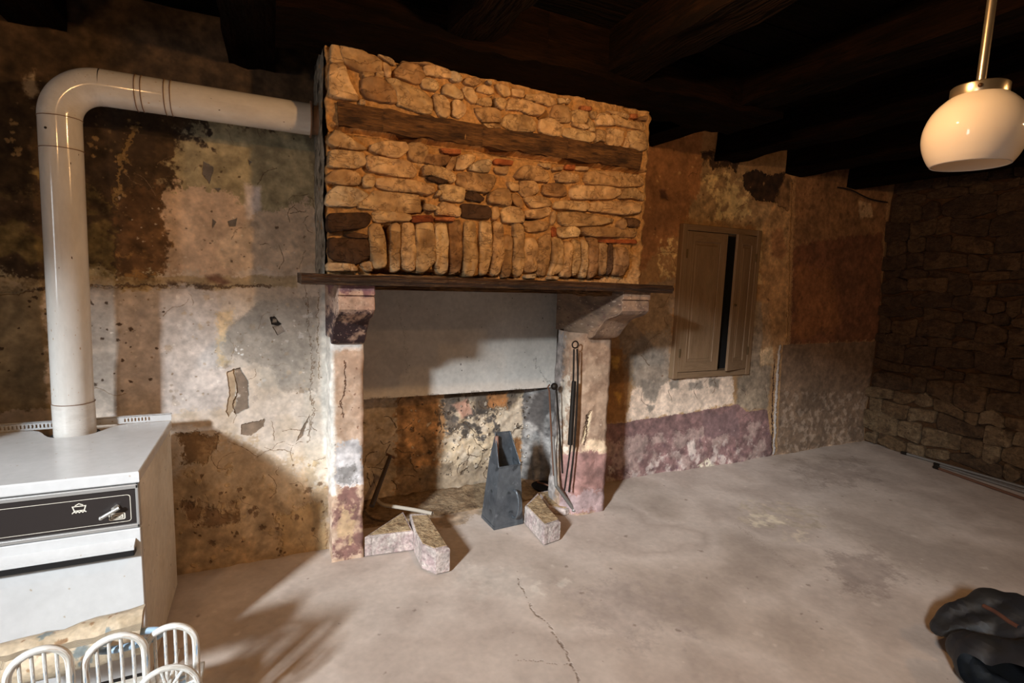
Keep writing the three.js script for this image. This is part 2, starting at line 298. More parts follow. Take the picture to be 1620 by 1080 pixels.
// ---- floor: worn trowelled concrete
{
  const T = new Paint(2048, 1246, XL - 0.1, -2.35, XR + 0.2, 3.75);      // y of the paint is -z
  T.base([0xa8998d, 0xb9aa9e, 0xc6b8ad, 0xb3a499, 0xc0b2a7], 2.6, 0);
  const P = (a) => { const o = []; for (let i = 0; i < a.length; i += 2) { const p = atY(a[i], a[i + 1], 0); o.push([p.x, -p.z]); } return o; };
  T.patch(P([1170, 790, 1290, 800, 1310, 835, 1180, 830]), 0xb9aa98, { e: 0.06, eat: 0.45, a: 0.8 });
  T.patch(P([1190, 815, 1240, 812, 1245, 832, 1195, 835]), 0xd8cbb4, { e: 0.05, eat: 0.4, a: 0.8 });
  T.patch(P([1240, 840, 1280, 838, 1275, 860, 1245, 858]), 0xcfc0ac, { e: 0.05, eat: 0.45, a: 0.8 });
  T.patch(P([1310, 880, 1400, 870, 1430, 925, 1340, 940]), 0x8c7d74, { e: 0.1, soft: 0.06, a: 0.55 });
  T.patch(P([1260, 730, 1360, 725, 1380, 760, 1290, 770]), 0x8f8076, { e: 0.15, soft: 0.08, a: 0.5 });
  T.patch(P([700, 895, 830, 900, 850, 945, 760, 940]), 0xc8bdb2, { e: 0.1, soft: 0.06, a: 0.6 });
  T.patch(P([900, 930, 1060, 920, 1100, 1000, 950, 1010]), 0xa69890, { e: 0.15, soft: 0.08, a: 0.5 });
  T.patch(P([600, 780, 850, 745, 880, 770, 870, 800, 760, 815, 640, 850]), 0xa28a70, { e: 0.06, soft: 0.02, a: 0.75, mottle: 0.3 });
  for (const [x, y] of [[845, 922], [890, 918], [848, 937]]) { const p = P([x, y])[0]; T.spots(3, x, [p[0] - 0.03, p[1] - 0.03, p[0] + 0.03, p[1] + 0.03], 0xd0c6ba, 0.02, 0.04, { a: 0.6 }); }
  T.line(P([820, 915, 832, 940, 845, 965, 868, 985, 890, 1020, 905, 1050, 918, 1080]), 0.0028, 0x8a7b70, { h: -0.003 });
  T.line(P([820, 1042, 860, 1045, 905, 1048]), 0.002, 0x85766a, { h: -0.002, a: 0.7 });
  T.line(P([1282, 790, 1400, 880, 1620, 960]), 0.012, 0xc4b6a8, { a: 0.35, e: 0.05 });
  T.line(P([1170, 830, 1260, 900]), 0.004, 0x8c7d72, { a: 0.5, e: 0.04 });
  T.spots(160, 5, [-1, 0.5, 5.6, 3.2], 0x7d6d62, 0.004, 0.02, { a: 0.6 });
  T.spots(120, 6, [-1, 0.5, 5.6, 3.2], 0xd4c8bc, 0.006, 0.03, { a: 0.5 });
  T.grain(0.025, 0.0004);
  const g = new THREE.PlaneGeometry(XR + 0.2 - XL + 0.1, 6.1, 190, 122).rotateX(-Math.PI / 2).translate((XR + 0.2 + XL - 0.1) / 2, 0, -0.7);
  const p = g.attributes.position; for (let i = 0; i < p.count; i++) { const x = p.getX(i), z = p.getZ(i); p.setY(i, -0.004 + 0.005 * nz(4, x / 3, z / 3) + 0.002 * nz(5, x / 2, z / 2)); }
  g.computeVertexNormals();
  const slabGeo = box(XL - 0.3, XR + 0.3, -0.25, -0.03, -3.9, ZB + 0.3);
  const f = structure('floor'); mesh('concrete_screed', g, T.material({ roughness: 0.82 }), f); mesh('floor_slab', slabGeo, plain(0x8d8075, 0.95), f);
}

// ---- the wall with the fireplace: left of it (nearer plane) and right of it
const wallBack = structure('wall_back');
{
  const T = new Paint(1180, 1640, PIERX - 0.1, -0.05, 0.32, TOP);
  const W = (...a) => polyZ(ZL, a);
  T.base([0xcbbba8, 0xd6c8b8, 0xdccfc2, 0xd1c0ac], 1.1, 0);
  // upper zone, old paint and soot
  T.patch(W(-80, -60, 560, -60, 560, 330, 420, 352, 330, 330, 250, 440, 190, 452, -80, 450), 0xada283, { e: 0.05, soft: 0.02, mottle: 0.2 });
  T.patch(W(225, 305, 320, 290, 410, 330, 400, 420, 330, 440, 260, 430), 0xd2bba6, { e: 0.05, s: 0.3 });
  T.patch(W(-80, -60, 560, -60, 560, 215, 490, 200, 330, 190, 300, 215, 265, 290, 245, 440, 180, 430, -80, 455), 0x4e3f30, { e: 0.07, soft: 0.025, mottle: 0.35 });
  T.patch(W(-80, 230, 70, 240, 180, 330, 185, 440, -80, 455), 0x7a6a45, { e: 0.05, eat: 0.5, es: 0.2, mottle: 0.4 });
  T.patch(W(185, 300, 260, 300, 265, 430, 190, 440), 0x6e543b, { e: 0.04, mottle: 0.3 });
  T.patch(W(195, 395, 262, 385, 262, 430, 200, 438), 0xa68355, { e: 0.05, eat: 0.55, es: 0.1 });
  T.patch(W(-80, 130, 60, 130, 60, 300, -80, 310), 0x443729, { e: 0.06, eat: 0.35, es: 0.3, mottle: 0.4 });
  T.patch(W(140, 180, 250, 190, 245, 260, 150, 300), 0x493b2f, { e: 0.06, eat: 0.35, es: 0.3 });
  T.patch(W(268, 190, 330, 185, 340, 235, 318, 245, 300, 225, 272, 235), 0x3a2f28, { e: 0.025, eat: 0.62, es: 0.07 });
  for (const q of [[322, 255, 338, 265, 332, 290, 320, 275], [336, 345, 342, 350, 336, 362], [360, 350, 375, 345, 372, 358, 362, 358], [340, 298, 350, 298, 345, 304], [392, 252, 398, 256, 394, 262]]) T.patch(W(...q), 0x76706c, { e: 0.004, h: -0.004, soft: 0.002 });
  T.patch(W(386, 292, 412, 294, 414, 350, 418, 372, 404, 376, 390, 345), 0xdcd2cf, { e: 0.01, h: -0.002 });
  T.patch(W(415, 335, 500, 320, 505, 425, 420, 430, 350, 420, 340, 385), 0xd8c4ae, { e: 0.04, s: 0.25, soft: 0.01 });
  T.patch(W(470, 190, 516, 205, 514, 330, 500, 310, 490, 240), 0x8a7f68, { e: 0.03, a: 0.8 });
  T.line(W(505, 190, 508, 260, 510, 330, 512, 420), 0.012, 0x54402c, { e: 0.02, h: -0.008 });
  T.patch(W(38, 122, 60, 118, 62, 160, 50, 175, 40, 150), 0xb7a892, { e: 0.02, eat: 0.4 });
  for (const [a, b] of [[215, 205], [195, 260], [185, 300], [20, 230], [20, 200], [145, 235]]) T.spots(5, a * 7 + b, W(a - 10, b + 14, a + 10, b - 14).flat(), 0xb09468, 0.008, 0.022, { a: 0.8, h: 0.002 });
  T.line(W(218, 205, 195, 250, 185, 300, 183, 318), 0.012, 0x9c8256, { e: 0.02, a: 0.8, h: 0.003 });
  // seam where the dado begins
  T.patch(W(-80, 440, 470, 437, 470, 452, -80, 470), 0xb09a74, { e: 0.012, soft: 0.006, a: 0.7 });
  T.line(W(-80, 468, 200, 452, 330, 454, 430, 452), 0.006, 0x6b5440, { h: -0.006, a: 0.8 });
  T.patch(W(255, 446, 330, 448, 335, 458, 260, 460), 0x6f5c4c, { e: 0.012, eat: 0.5, es: 0.08 });
  T.patch(W(326, 436, 345, 434, 364, 446, 352, 449, 330, 444), 0x7c5f50, { e: 0.006, h: -0.003 });
  T.patch(W(-80, 462, 70, 458, 80, 645, -80, 660), 0x98876a, { e: 0.03, mottle: 0.2 });
  T.patch(W(186, 458, 345, 456, 352, 480, 348, 560, 372, 590, 360, 640, 270, 660, 180, 665), 0xcbc1ba, { e: 0.03, mottle: 0.1 });
  T.patch(W(120, 458, 190, 455, 190, 655, 130, 660), 0xb8aca0, { e: 0.02 });
  T.patch(W(415, 478, 500, 470, 502, 620, 450, 618, 430, 585, 352, 555, 348, 515, 375, 510), 0xb3a79a, { e: 0.018, h: 0.002, mottle: 0.06 });
  T.patch(W(345, 495, 372, 492, 360, 520, 348, 560, 370, 575, 345, 580), 0xd6bf9c, { e: 0.02, s: 0.15 });
  T.patch(W(370, 585, 380, 582, 392, 605, 394, 645, 372, 655, 368, 640, 376, 620), 0x857566, { e: 0.006, h: -0.02, soft: 0.003 });
  T.patch(W(361, 590, 372, 583, 374, 640, 362, 658, 358, 650, 364, 625), 0xb09a80, { e: 0.005, h: -0.01, soft: 0.003 });
  T.patch(W(428, 502, 434, 500, 446, 512, 440, 514, 430, 512), 0x1d1510, { e: 0.004, h: -0.03, soft: 0.002 });
  T.patch(W(432, 516, 446, 514, 450, 524, 440, 530), 0x9a8a7c, { e: 0.004, h: -0.008, soft: 0.002 });
  T.spots(6, 44, W(374, 562, 384, 552).flat(), 0xe6e0da, 0.006, 0.01, {});
  T.line(W(487, 465, 490, 520, 496, 575, 492, 620, 498, 650, 490, 700), 0.0022, 0x8a7058, { h: -0.003, e: 0.02, a: 0.8 });
  T.line(W(505, 455, 503, 520, 505, 600), 0.002, 0x9c866c, { h: -0.002, e: 0.015 });
  T.patch(W(507, 440, 530, 440, 530, 720, 512, 720, 508, 640), 0xe4ded4, { e: 0.006 });
  for (const q of [[382, 672, 420, 664, 418, 676, 398, 690, 382, 688], [490, 655, 480, 690, 470, 698]]) T.patch(W(...q), 0x8b7866, { e: 0.006, h: -0.006, soft: 0.002 });
  for (let k = 0; k < 5; k++) T.spots(16, 60 + k, W(270, 640, 500, 470).flat(), [0xe2dad2, 0xb4a08a, 0xc9b49a, 0x9d8f80, 0xb8ab9f][k], 0.006, 0.025, { a: 0.7 });
  T.spots(40, 71, W(0, 640, 260, 460).flat(), 0x3d2d20, 0.004, 0.016, { a: 0.8 });
  T.spots(60, 72, W(60, 440, 480, 200).flat(), 0x4a3a2a, 0.003, 0.012, { a: 0.7 });
  // bare rough foot of the wall
  T.patch(W(-80, 760, 260, 740, 330, 760, 420, 772, 530, 780, 540, 960, -80, 960), 0xb59c7c, { e: 0.08, soft: 0.05, mottle: 0.22, a: 0.85 });
  T.patch(W(280, 690, 350, 685, 330, 730, 290, 735), 0x94795c, { e: 0.03, soft: 0.01, h: -0.006 });
  T.patch(W(280, 790, 380, 790, 378, 815, 300, 815), 0x8a6f54, { e: 0.03, eat: 0.4, h: -0.008 });
  T.patch(W(330, 690, 500, 740, 505, 790, 300, 770, 300, 740), 0xc0a684, { e: 0.08, soft: 0.03, a: 0.6 });
  T.patch(W(440, 800, 510, 790, 515, 870, 450, 880), 0xbea27a, { e: 0.03, h: 0.006 });
  T.spots(40, 80, W(280, 890, 515, 720).flat(), 0x6a513b, 0.006, 0.03, { a: 0.7, h: -0.004 });
  T.spots(40, 81, W(280, 890, 515, 720).flat(), 0xc7aa82, 0.006, 0.03, { a: 0.7, h: 0.003 });
  T.cracks(16, 301, W(200, 660, 505, 200).flat(), 0x94806a, 0.14, 0.0014).cracks(14, 302, W(400, 450, 510, 220).flat(), 0x6f5c46, 0.1, 0.0014).cracks(22, 303, W(290, 880, 515, 640).flat(), 0x7a624a, 0.12, 0.0014);
  T.spots(140, 304, W(200, 660, 505, 200).flat(), 0x8a745c, 0.002, 0.008, { a: 0.7 }).spots(120, 305, W(150, 660, 505, 330).flat(), 0xe8e0d6, 0.002, 0.009, { a: 0.7 }).spots(120, 306, W(-20, 450, 260, 150).flat(), 0x8f7a58, 0.003, 0.012, { a: 0.6 });
  T.grain(0.06, 0.0012);
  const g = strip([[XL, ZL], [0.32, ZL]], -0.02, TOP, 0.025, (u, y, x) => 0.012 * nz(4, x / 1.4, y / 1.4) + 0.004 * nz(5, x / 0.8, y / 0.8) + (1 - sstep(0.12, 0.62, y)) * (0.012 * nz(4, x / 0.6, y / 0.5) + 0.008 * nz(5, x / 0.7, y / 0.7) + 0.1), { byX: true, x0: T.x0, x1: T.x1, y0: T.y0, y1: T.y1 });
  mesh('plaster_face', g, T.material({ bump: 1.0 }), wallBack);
  mesh('wall_core', join(box(XL - 0.4, 0.3, -0.1, TOP, ZL - 0.9, ZL - 0.08), box(2.02, XR + 0.5, -0.1, TOP, ZR - 0.6, ZR - 0.32), box(0.3, 2.02, -0.1, TOP, -4.2, -3.72)), plain(0x8a7660, 1), wallBack);
}
const CUP = { x0: 3.0, x1: 3.88, y0: 0.81, y1: 2.07 };
{
  const T = new Paint(2048, 1560, 1.9, -0.05, XR + 0.05, TOP);
  const W = (...a) => polyZ(ZR, a);
  T.base([0x9c7650, 0xae8a62, 0xa27e58, 0xb8956c], 1.2, 1);
  T.patch(W(1010, 150, 1110, 190, 1115, 300, 1100, 345, 1010, 440), 0xa0724c, { e: 0.06, soft: 0.02 });
  T.patch(W(1115, 250, 1180, 260, 1200, 320, 1250, 330, 1245, 420, 1205, 420, 1200, 365, 1085, 350, 1110, 300), 0xa68a66, { e: 0.05, mottle: 0.25 });
  T.patch(W(1115, 278, 1150, 275, 1180, 290, 1190, 345, 1130, 350, 1140, 320, 1118, 300), 0xd8c08e, { e: 0.035, eat: 0.42, es: 0.1, h: 0.002 });
  T.patch(W(1175, 275, 1195, 270, 1210, 275, 1250, 275, 1256, 290, 1248, 334, 1222, 320, 1195, 315, 1180, 300), 0x3a281c, { e: 0.02, h: -0.02, soft: 0.004, mottle: 0.4 });
  T.patch(W(1112, 240, 1150, 235, 1170, 245, 1165, 270, 1140, 265, 1118, 268), 0x3a2a1e, { e: 0.025, eat: 0.4, es: 0.15, h: -0.012 });
  T.patch(W(1045, 380, 1075, 375, 1070, 440, 1040, 445), 0xd9bd8a, { e: 0.02, eat: 0.55, es: 0.06 });
  T.patch(W(1196, 360, 1208, 360, 1205, 450, 1192, 450), 0xd0b488, { e: 0.012, eat: 0.4 });
  T.patch(W(1220, 370, 1235, 360, 1246, 395, 1238, 412, 1222, 405), 0x8a5a40, { e: 0.015 });
  T.patch(W(1045, 300, 1055, 298, 1058, 316, 1046, 314), 0x5f3f2c, { e: 0.01, h: -0.006 });
  // around the cupboard
  T.patch(W(955, 470, 1068, 440, 1062, 600, 1000, 620, 990, 560), 0xa08a72, { e: 0.04, soft: 0.015, mottle: 0.15 });
  T.patch(W(1000, 540, 1060, 520, 1060, 605, 1030, 640, 1004, 610), 0x9b8e80, { e: 0.04, soft: 0.025, mottle: 0.15 });
  T.patch(W(1185, 470, 1215, 480, 1222, 580, 1215, 650, 1165, 645, 1165, 600, 1182, 590), 0x9a8975, { e: 0.03, soft: 0.025, mottle: 0.2 });
  T.patch(W(1000, 618, 1035, 605, 1045, 610, 1070, 600, 1158, 592, 1162, 640, 1080, 655, 990, 668), 0xdcc6b2, { e: 0.02, s: 0.18 });
  for (const q of [[1015, 600, 1050, 605, 1040, 635, 1020, 630], [1025, 640, 1040, 640, 1030, 655], [1060, 605, 1075, 600, 1075, 615, 1062, 618], [1120, 600, 1138, 598, 1136, 612, 1122, 612], [1090, 605, 1110, 602, 1112, 616, 1092, 618]]) T.patch(W(...q), 0x958a7e, { e: 0.015 });
  T.patch(W(960, 555, 985, 550, 990, 665, 955, 670), 0x9a6d3c, { e: 0.02, a: 0.8 });
  for (const q of [[968, 562, 982, 565, 978, 590, 970, 580], [970, 620, 985, 622, 980, 640]]) T.patch(W(...q), 0xd0a050, { e: 0.015, s: 0.1 });
  // the mauve dado
  T.patch(W(950, 672, 990, 668, 1080, 655, 1168, 640, 1180, 650, 1214, 648, 1222, 735, 950, 800), 0x826461, { e: 0.008, soft: 0.003, mottle: 0.22 });
  T.patch(W(950, 700, 1200, 670, 1222, 735, 950, 800), 0xa38a82, { e: 0.04, eat: 0.5, es: 0.2, mottle: 0.15 });
  T.patch(W(960, 740, 1180, 690, 1215, 730, 960, 790), 0xbeaca4, { e: 0.04, eat: 0.62, es: 0.14 });
  T.patch(W(1110, 655, 1165, 648, 1170, 690, 1115, 690), 0x7a605f, { e: 0.03, soft: 0.01 });
  T.patch(W(1100, 735, 1118, 725, 1135, 740, 1115, 752), 0xd6cab4, { e: 0.015, eat: 0.4, es: 0.06, h: -0.006 });
  T.patch(W(1082, 750, 1095, 742, 1098, 758, 1086, 764), 0x5d3b30, { e: 0.008, h: -0.01 });
  T.patch(W(1085, 700, 1098, 695, 1100, 715, 1088, 720), 0xcab8ae, { e: 0.012 });
  // pale strip and crack at the step, the bay beyond
  T.patch(W(1206, 360, 1255, 250, 1262, 250, 1245, 545, 1225, 580, 1202, 578, 1205, 530), 0xc49a6c, { e: 0.02, a: 0.6, mottle: 0.25 });
  T.patch(W(1202, 555, 1222, 550, 1226, 575, 1204, 578), 0xdcc09a, { e: 0.015, mottle: 0.25 });
  T.patch(W(1262, 240, 1410, 250, 1400, 375, 1255, 390), 0x946e4c, { e: 0.03, mottle: 0.2 });
  T.patch(W(1255, 392, 1290, 382, 1340, 375, 1398, 368, 1388, 538, 1250, 545), 0x7e543c, { e: 0.025, s: 0.14, soft: 0.006, mottle: 0.18 });
  T.patch(W(1258, 420, 1320, 430, 1330, 520, 1255, 540), 0x9a683f, { e: 0.06, soft: 0.03, a: 0.6 });
  T.patch(W(1240, 546, 1386, 540, 1362, 705, 1226, 725), 0x7f6854, { e: 0.01, soft: 0.004, mottle: 0.15 });
  T.patch(W(1240, 620, 1375, 620, 1362, 705, 1226, 722), 0xa08a76, { e: 0.04, eat: 0.62, es: 0.09 });
  T.patch(W(1360, 318, 1380, 318, 1382, 345, 1362, 345), 0xc9a984, { e: 0.02, eat: 0.35 });
  T.line(W(1252, 290, 1248, 400, 1244, 540), 0.014, 0xb48a5c, { e: 0.012, h: 0.006, a: 0.8 });
  T.line(W(1234, 548, 1228, 630, 1222, 718), 0.02, 0xc9c0ba, { e: 0.008, h: 0.008 });
  T.line(W(1226, 570, 1223, 630, 1219, 716), 0.007, 0x4a3020, { e: 0.014, h: -0.012 });
  T.spots(70, 90, W(1010, 600, 1250, 200).flat(), 0x5d4030, 0.004, 0.018, { a: 0.6 });
  T.spots(60, 91, W(1010, 440, 1250, 200).flat(), 0xd0ac78, 0.005, 0.02, { a: 0.6 });
  T.spots(50, 92, W(1245, 540, 1395, 300).flat(), 0x5f3f2c, 0.005, 0.025, { a: 0.5 });
  T.spots(80, 93, W(960, 790, 1215, 670).flat(), 0x6d4f58, 0.006, 0.025, { a: 0.5 });
  T.patch(W(900, 785, 1230, 722, 1400, 690, 1400, 720, 1230, 745, 900, 830), 0xb79a80, { e: 0.03, soft: 0.012 });
  T.cracks(30, 311, W(1020, 640, 1250, 230).flat(), 0x5a3f2a, 0.2).cracks(30, 312, W(960, 780, 1380, 560).flat(), 0x5a4238, 0.16);
  T.spots(120, 313, W(960, 790, 1215, 670).flat(), 0xc4b2a8, 0.003, 0.012, { a: 0.6 }).spots(120, 314, W(1020, 660, 1390, 230).flat(), 0x6b4a30, 0.003, 0.012, { a: 0.6 });
  T.grain(0.07, 0.0016);
  const inNiche = (x, y) => x > CUP.x0 + 0.06 && x < CUP.x1 - 0.06 && y > CUP.y0 + 0.06 && y < CUP.y1 - 0.06;
  const g = strip([[1.95, ZR], [XR + 0.05, ZR]], -0.02, TOP, 0.03, (u, y, x) => inNiche(x, y) ? -0.28 : 0.012 * nz(4, x / 2.3, y / 1.9) + 0.002 * nz(5, x / 1.3, y / 1.3) + (1 - sstep(0.05, 0.4, y)) * (0.015 + 0.014 * nz(4, x / 0.7, y / 0.5)), { byX: true, x0: T.x0, x1: T.x1, y0: T.y0, y1: T.y1 });
  mesh('plaster_face', g, T.material({ bump: 1.0 }), wallBack);
}

// ---- the other walls
{
  const rubbleMortar = tinted(MORTAR, 0x6a5c4c);
  const wr = structure('wall_right');
  const bed = strip([[XR, ZR - 0.1], [XR, ZB + 0.2]], -0.02, TOP, 0.06, (u, y) => -0.01 + 0.02 * nz(4, u / 0.9, y / 0.9));
  const p = bed.attributes.position; // the sheet's outward side must face the room
  mesh('mortar_bed', bed, (() => { const m = rubbleMortar.clone(); m.side = THREE.DoubleSide; return m; })(), wr);
  mesh('wall_core', box(XR + 0.06, XR + 0.5, -0.1, TOP, ZR - 0.6, ZB + 0.5), plain(0x6f5c48, 1), wr);
  const r = rng(404), mats = [tinted(STONE, 0x6a5a4a), tinted(STONE, 0x5e4f42), tinted(STONE, 0x52443a), tinted(STONE, 0x7c6e5e), tinted(STONE, 0x625446), tinted(STONE, 0x8a8074)];
  let y = 0.02, row = 0;
  while (y < TOP - 0.12) {
    const h = 0.09 + 0.09 * r(); let z = ZR + 0.03 - 0.1 * (row % 2) * r();
    while (z < -0.3) {
      const w = 0.1 + 0.28 * r() * (0.4 + 0.9 * r()), gp = 0.012, j = () => (r() - 0.5) * 0.05, ymid = y + h / 2;
      const o = [[z + gp + j() * 0.4, y + gp + j()], [z + w * 0.5, y + gp * 0.5 + j()], [z + w - gp + j() * 0.4, y + gp + j()], [z + w - gp * 0.6, ymid], [z + w - gp + j() * 0.5, y + h - gp + j()], [z + w * 0.5, y + h - gp * 0.4 + j()], [z + gp + j() * 0.5, y + h - gp + j()]];
      const tone = y < 0.55 ? [3, 5, 4, 5][Math.floor(r() * 4)] : [0, 1, 2, 1, 4, 2][Math.floor(r() * 6)];
      for (const q of o) q[1] += 0.045 * vn(q[0] / 0.4, q[1] / 0.5, 5) + 0.02 * vn(q[0] / 0.15, q[1] / 0.2, 8);
      const s = mesh('stone', stoneGeo(o, 3000 + row * 50 + Math.round(z * 40), 0.006 + 0.026 * r(), 0.03, 0.6), mats[tone], wr);
      s.rotation.y = -Math.PI / 2; s.position.set(XR - 0.012, 0, 0);
      z += w;
    }
    y += h; row++;
  }
  const dim = plain(0x57483b, 0.95);
  const wl = structure('wall_left');
  mesh('plaster_wall', join(box(XL - 0.45, XL, -0.1, TOP, -3.2, WIN.z0), box(XL - 0.45, XL, -0.1, TOP, WIN.z1, ZB + 0.3), box(XL - 0.45, XL, -0.1, WIN.y0, WIN.z0, WIN.z1), box(XL - 0.45, XL, WIN.y1, TOP, WIN.z0, WIN.z1)), dim, wl);
  mesh('added_pier', box(XL, PIERX, -0.02, TOP, ZL - 0.05, PIERZ), dim, wl);  // unseen pier, added to shade the wall left of the flue pipe
  const wf = structure('wall_front');
  mesh('plaster_wall', box(XL - 0.45, XR + 0.5, -0.1, TOP, ZB, ZB + 0.4), dim, wf);
  // the window the daylight comes through
  const w1 = structure('window_1'), fm = plain(0xd8d4c8, 0.5), zc = (WIN.z0 + WIN.z1) / 2, xo = XL - 0.12;
  mesh('window_frame', join(box(xo - 0.03, xo + 0.03, WIN.y0, WIN.y0 + 0.05, WIN.z0, WIN.z1), box(xo - 0.03, xo + 0.03, WIN.y1 - 0.05, WIN.y1, WIN.z0, WIN.z1), box(xo - 0.03, xo + 0.03, WIN.y0, WIN.y1, WIN.z0, WIN.z0 + 0.05), box(xo - 0.03, xo + 0.03, WIN.y0, WIN.y1, WIN.z1 - 0.05, WIN.z1)), fm, w1);
  mesh('glazing_bar', box(xo - 0.015, xo + 0.015, WIN.y0 + 0.05, WIN.y1 - 0.05, zc - 0.015, zc + 0.015), fm, w1);
  for (const k of [1, 2]) { const yy = WIN.y0 + (WIN.y1 - WIN.y0) * k / 3; mesh('glazing_bar', box(xo - 0.015, xo + 0.015, yy - 0.013, yy + 0.013, WIN.z0 + 0.05, WIN.z1 - 0.05), fm, w1); }
  const glass = new THREE.MeshPhysicalMaterial({ color: 0xffffff, roughness: 0.02, transmission: 1, thickness: 0, ior: 1.5 });
  for (let a = 0; a < 2; a++) for (let b = 0; b < 3; b++) { const za = a ? zc + 0.015 : WIN.z0 + 0.05, zb = a ? WIN.z1 - 0.05 : zc - 0.015, h = (WIN.y1 - WIN.y0) / 3; mesh('pane', box(xo - 0.002, xo + 0.002, WIN.y0 + h * b + 0.013 + (b ? 0 : 0.037), WIN.y0 + h * (b + 1) - 0.013 - (b < 2 ? 0 : 0.037), za, zb), glass, w1); }
}

// ---- ceiling: sooty boards on heavy beams
{
  const c = structure('ceiling');
  for (let k = 0; k < 26; k++) {
    const z0 = -3.9 + k * 0.25, y = TOP + 0.004 * (k % 3), cut = z0 + 0.247 > ADDED_HOLE.z0 && z0 < ADDED_HOLE.z1;
    for (const [a, b] of cut ? [[XL - 0.4, ADDED_HOLE.x0], [ADDED_HOLE.x1, XR + 0.4]] : [[XL - 0.4, XR + 0.4]]) mesh('ceiling_board', uvBox(box(a, b, y, TOP + 0.05, z0 + 0.003, z0 + 0.247), 1.6), BOARDWOOD, c);
  }
  mesh('attic_floor', join(box(XL - 0.45, ADDED_HOLE.x0, TOP + 0.05, TOP + 0.2, -4.2, ZB + 0.4), box(ADDED_HOLE.x1, XR + 0.5, TOP + 0.05, TOP + 0.2, -4.2, ZB + 0.4), box(ADDED_HOLE.x0, ADDED_HOLE.x1, TOP + 0.05, TOP + 0.2, -4.2, ADDED_HOLE.z0), box(ADDED_HOLE.x0, ADDED_HOLE.x1, TOP + 0.05, TOP + 0.2, ADDED_HOLE.z1, ZB + 0.4)), plain(0x120e0b, 1), c);
  [-4.05, -3.3, -2.5, -1.65, -0.8, 0.05, 0.92, 1.75, 2.68, 3.52, 4.36, 5.22].forEach((x, k) => {
    const low = [2.62, 2.62, 2.62, 2.63, 2.62, 2.61, 2.62, 2.62, 2.62, 2.6, 2.58, 2.56][k], end = x > ADDED_HOLE.x0 && x - 0.21 < ADDED_HOLE.x1 ? ADDED_HOLE.z0 : ZB;
    const g = rough(new THREE.BoxGeometry(0.21, TOP - low + 0.02, end + 3.45, 3, 3, 40).translate(x - 0.105, (TOP + 0.02 + low) / 2, (end - 3.45) / 2), 0.012, 0.8, k * 0.37);
    mesh('ceiling_beam', uvBox(g, 1.2, 'z'), BEAM, c);
  });
  mesh('added_hole_trimmer', uvBox(box(ADDED_HOLE.x0 - 0.1, ADDED_HOLE.x1 + 0.1, 2.66, TOP, ADDED_HOLE.z0 - 0.16, ADDED_HOLE.z0), 1.2), BEAM, c);  // edge beam of the added light opening
  // made-up shaft and glowing panes above the added opening, housing the high daylight
  const w = structure('wall_added_shaft'), dw = plain(0x3a2e24, 0.95), y0 = TOP + 0.2, y1 = 5.3;
  mesh('boarding', join(box(-1.25, -1.2, y0, y1, -0.4, 4.4), box(-6.6, -1.2, y0, y1, -0.45, -0.4), box(-6.65, -6.6, y0, y1, -0.45, 4.4), box(-6.65, -1.2, y0, y1, 4.4, 4.45), box(-6.65, -1.2, y1, y1 + 0.05, -0.45, 4.45), box(-6.65, XL - 0.4, y0 - 0.1, y0, -0.45, 4.45), box(XL - 0.4, -1.2, y0 - 0.1, y0, ZB + 0.35, 4.45)), dw, w);
  const wn = structure('added_window_2'), q = addedDaylight.quaternion, pane = new THREE.MeshStandardMaterial({ color: 0xffffff, emissive: new THREE.Color(0.88, 0.95, 1), emissiveIntensity: 4, roughness: 0.4 });
  const put = (n, g, m) => { const o = new THREE.Mesh(g, m); o.name = n; o.quaternion.copy(q); o.position.copy(ADDED_DAYLIGHT).addScaledVector(AIM.clone().sub(ADDED_DAYLIGHT).normalize(), -0.04); wn.add(o); };
  put('pane', box(-0.275, -0.01, -0.575, 0.575, -0.005, 0.005), pane); put('pane', box(0.01, 0.275, -0.575, 0.575, -0.005, 0.005), pane);
  put('window_frame', join(box(-0.33, -0.275, -0.63, 0.63, -0.02, 0.02), box(0.275, 0.33, -0.63, 0.63, -0.02, 0.02), box(-0.33, 0.33, 0.575, 0.63, -0.02, 0.02), box(-0.33, 0.33, -0.63, -0.575, -0.02, 0.02), box(-0.01, 0.01, -0.6, 0.6, -0.02, 0.02)), plain(0xcfc9bc, 0.6));
  mesh('trimmer_beam', uvBox(rough(new THREE.BoxGeometry(2.75, 0.24, 0.42, 40, 3, 4).translate(1.42, 2.71, -2.5), 0.01, 0.8, 0.7), 1.2), BEAM, c);
}

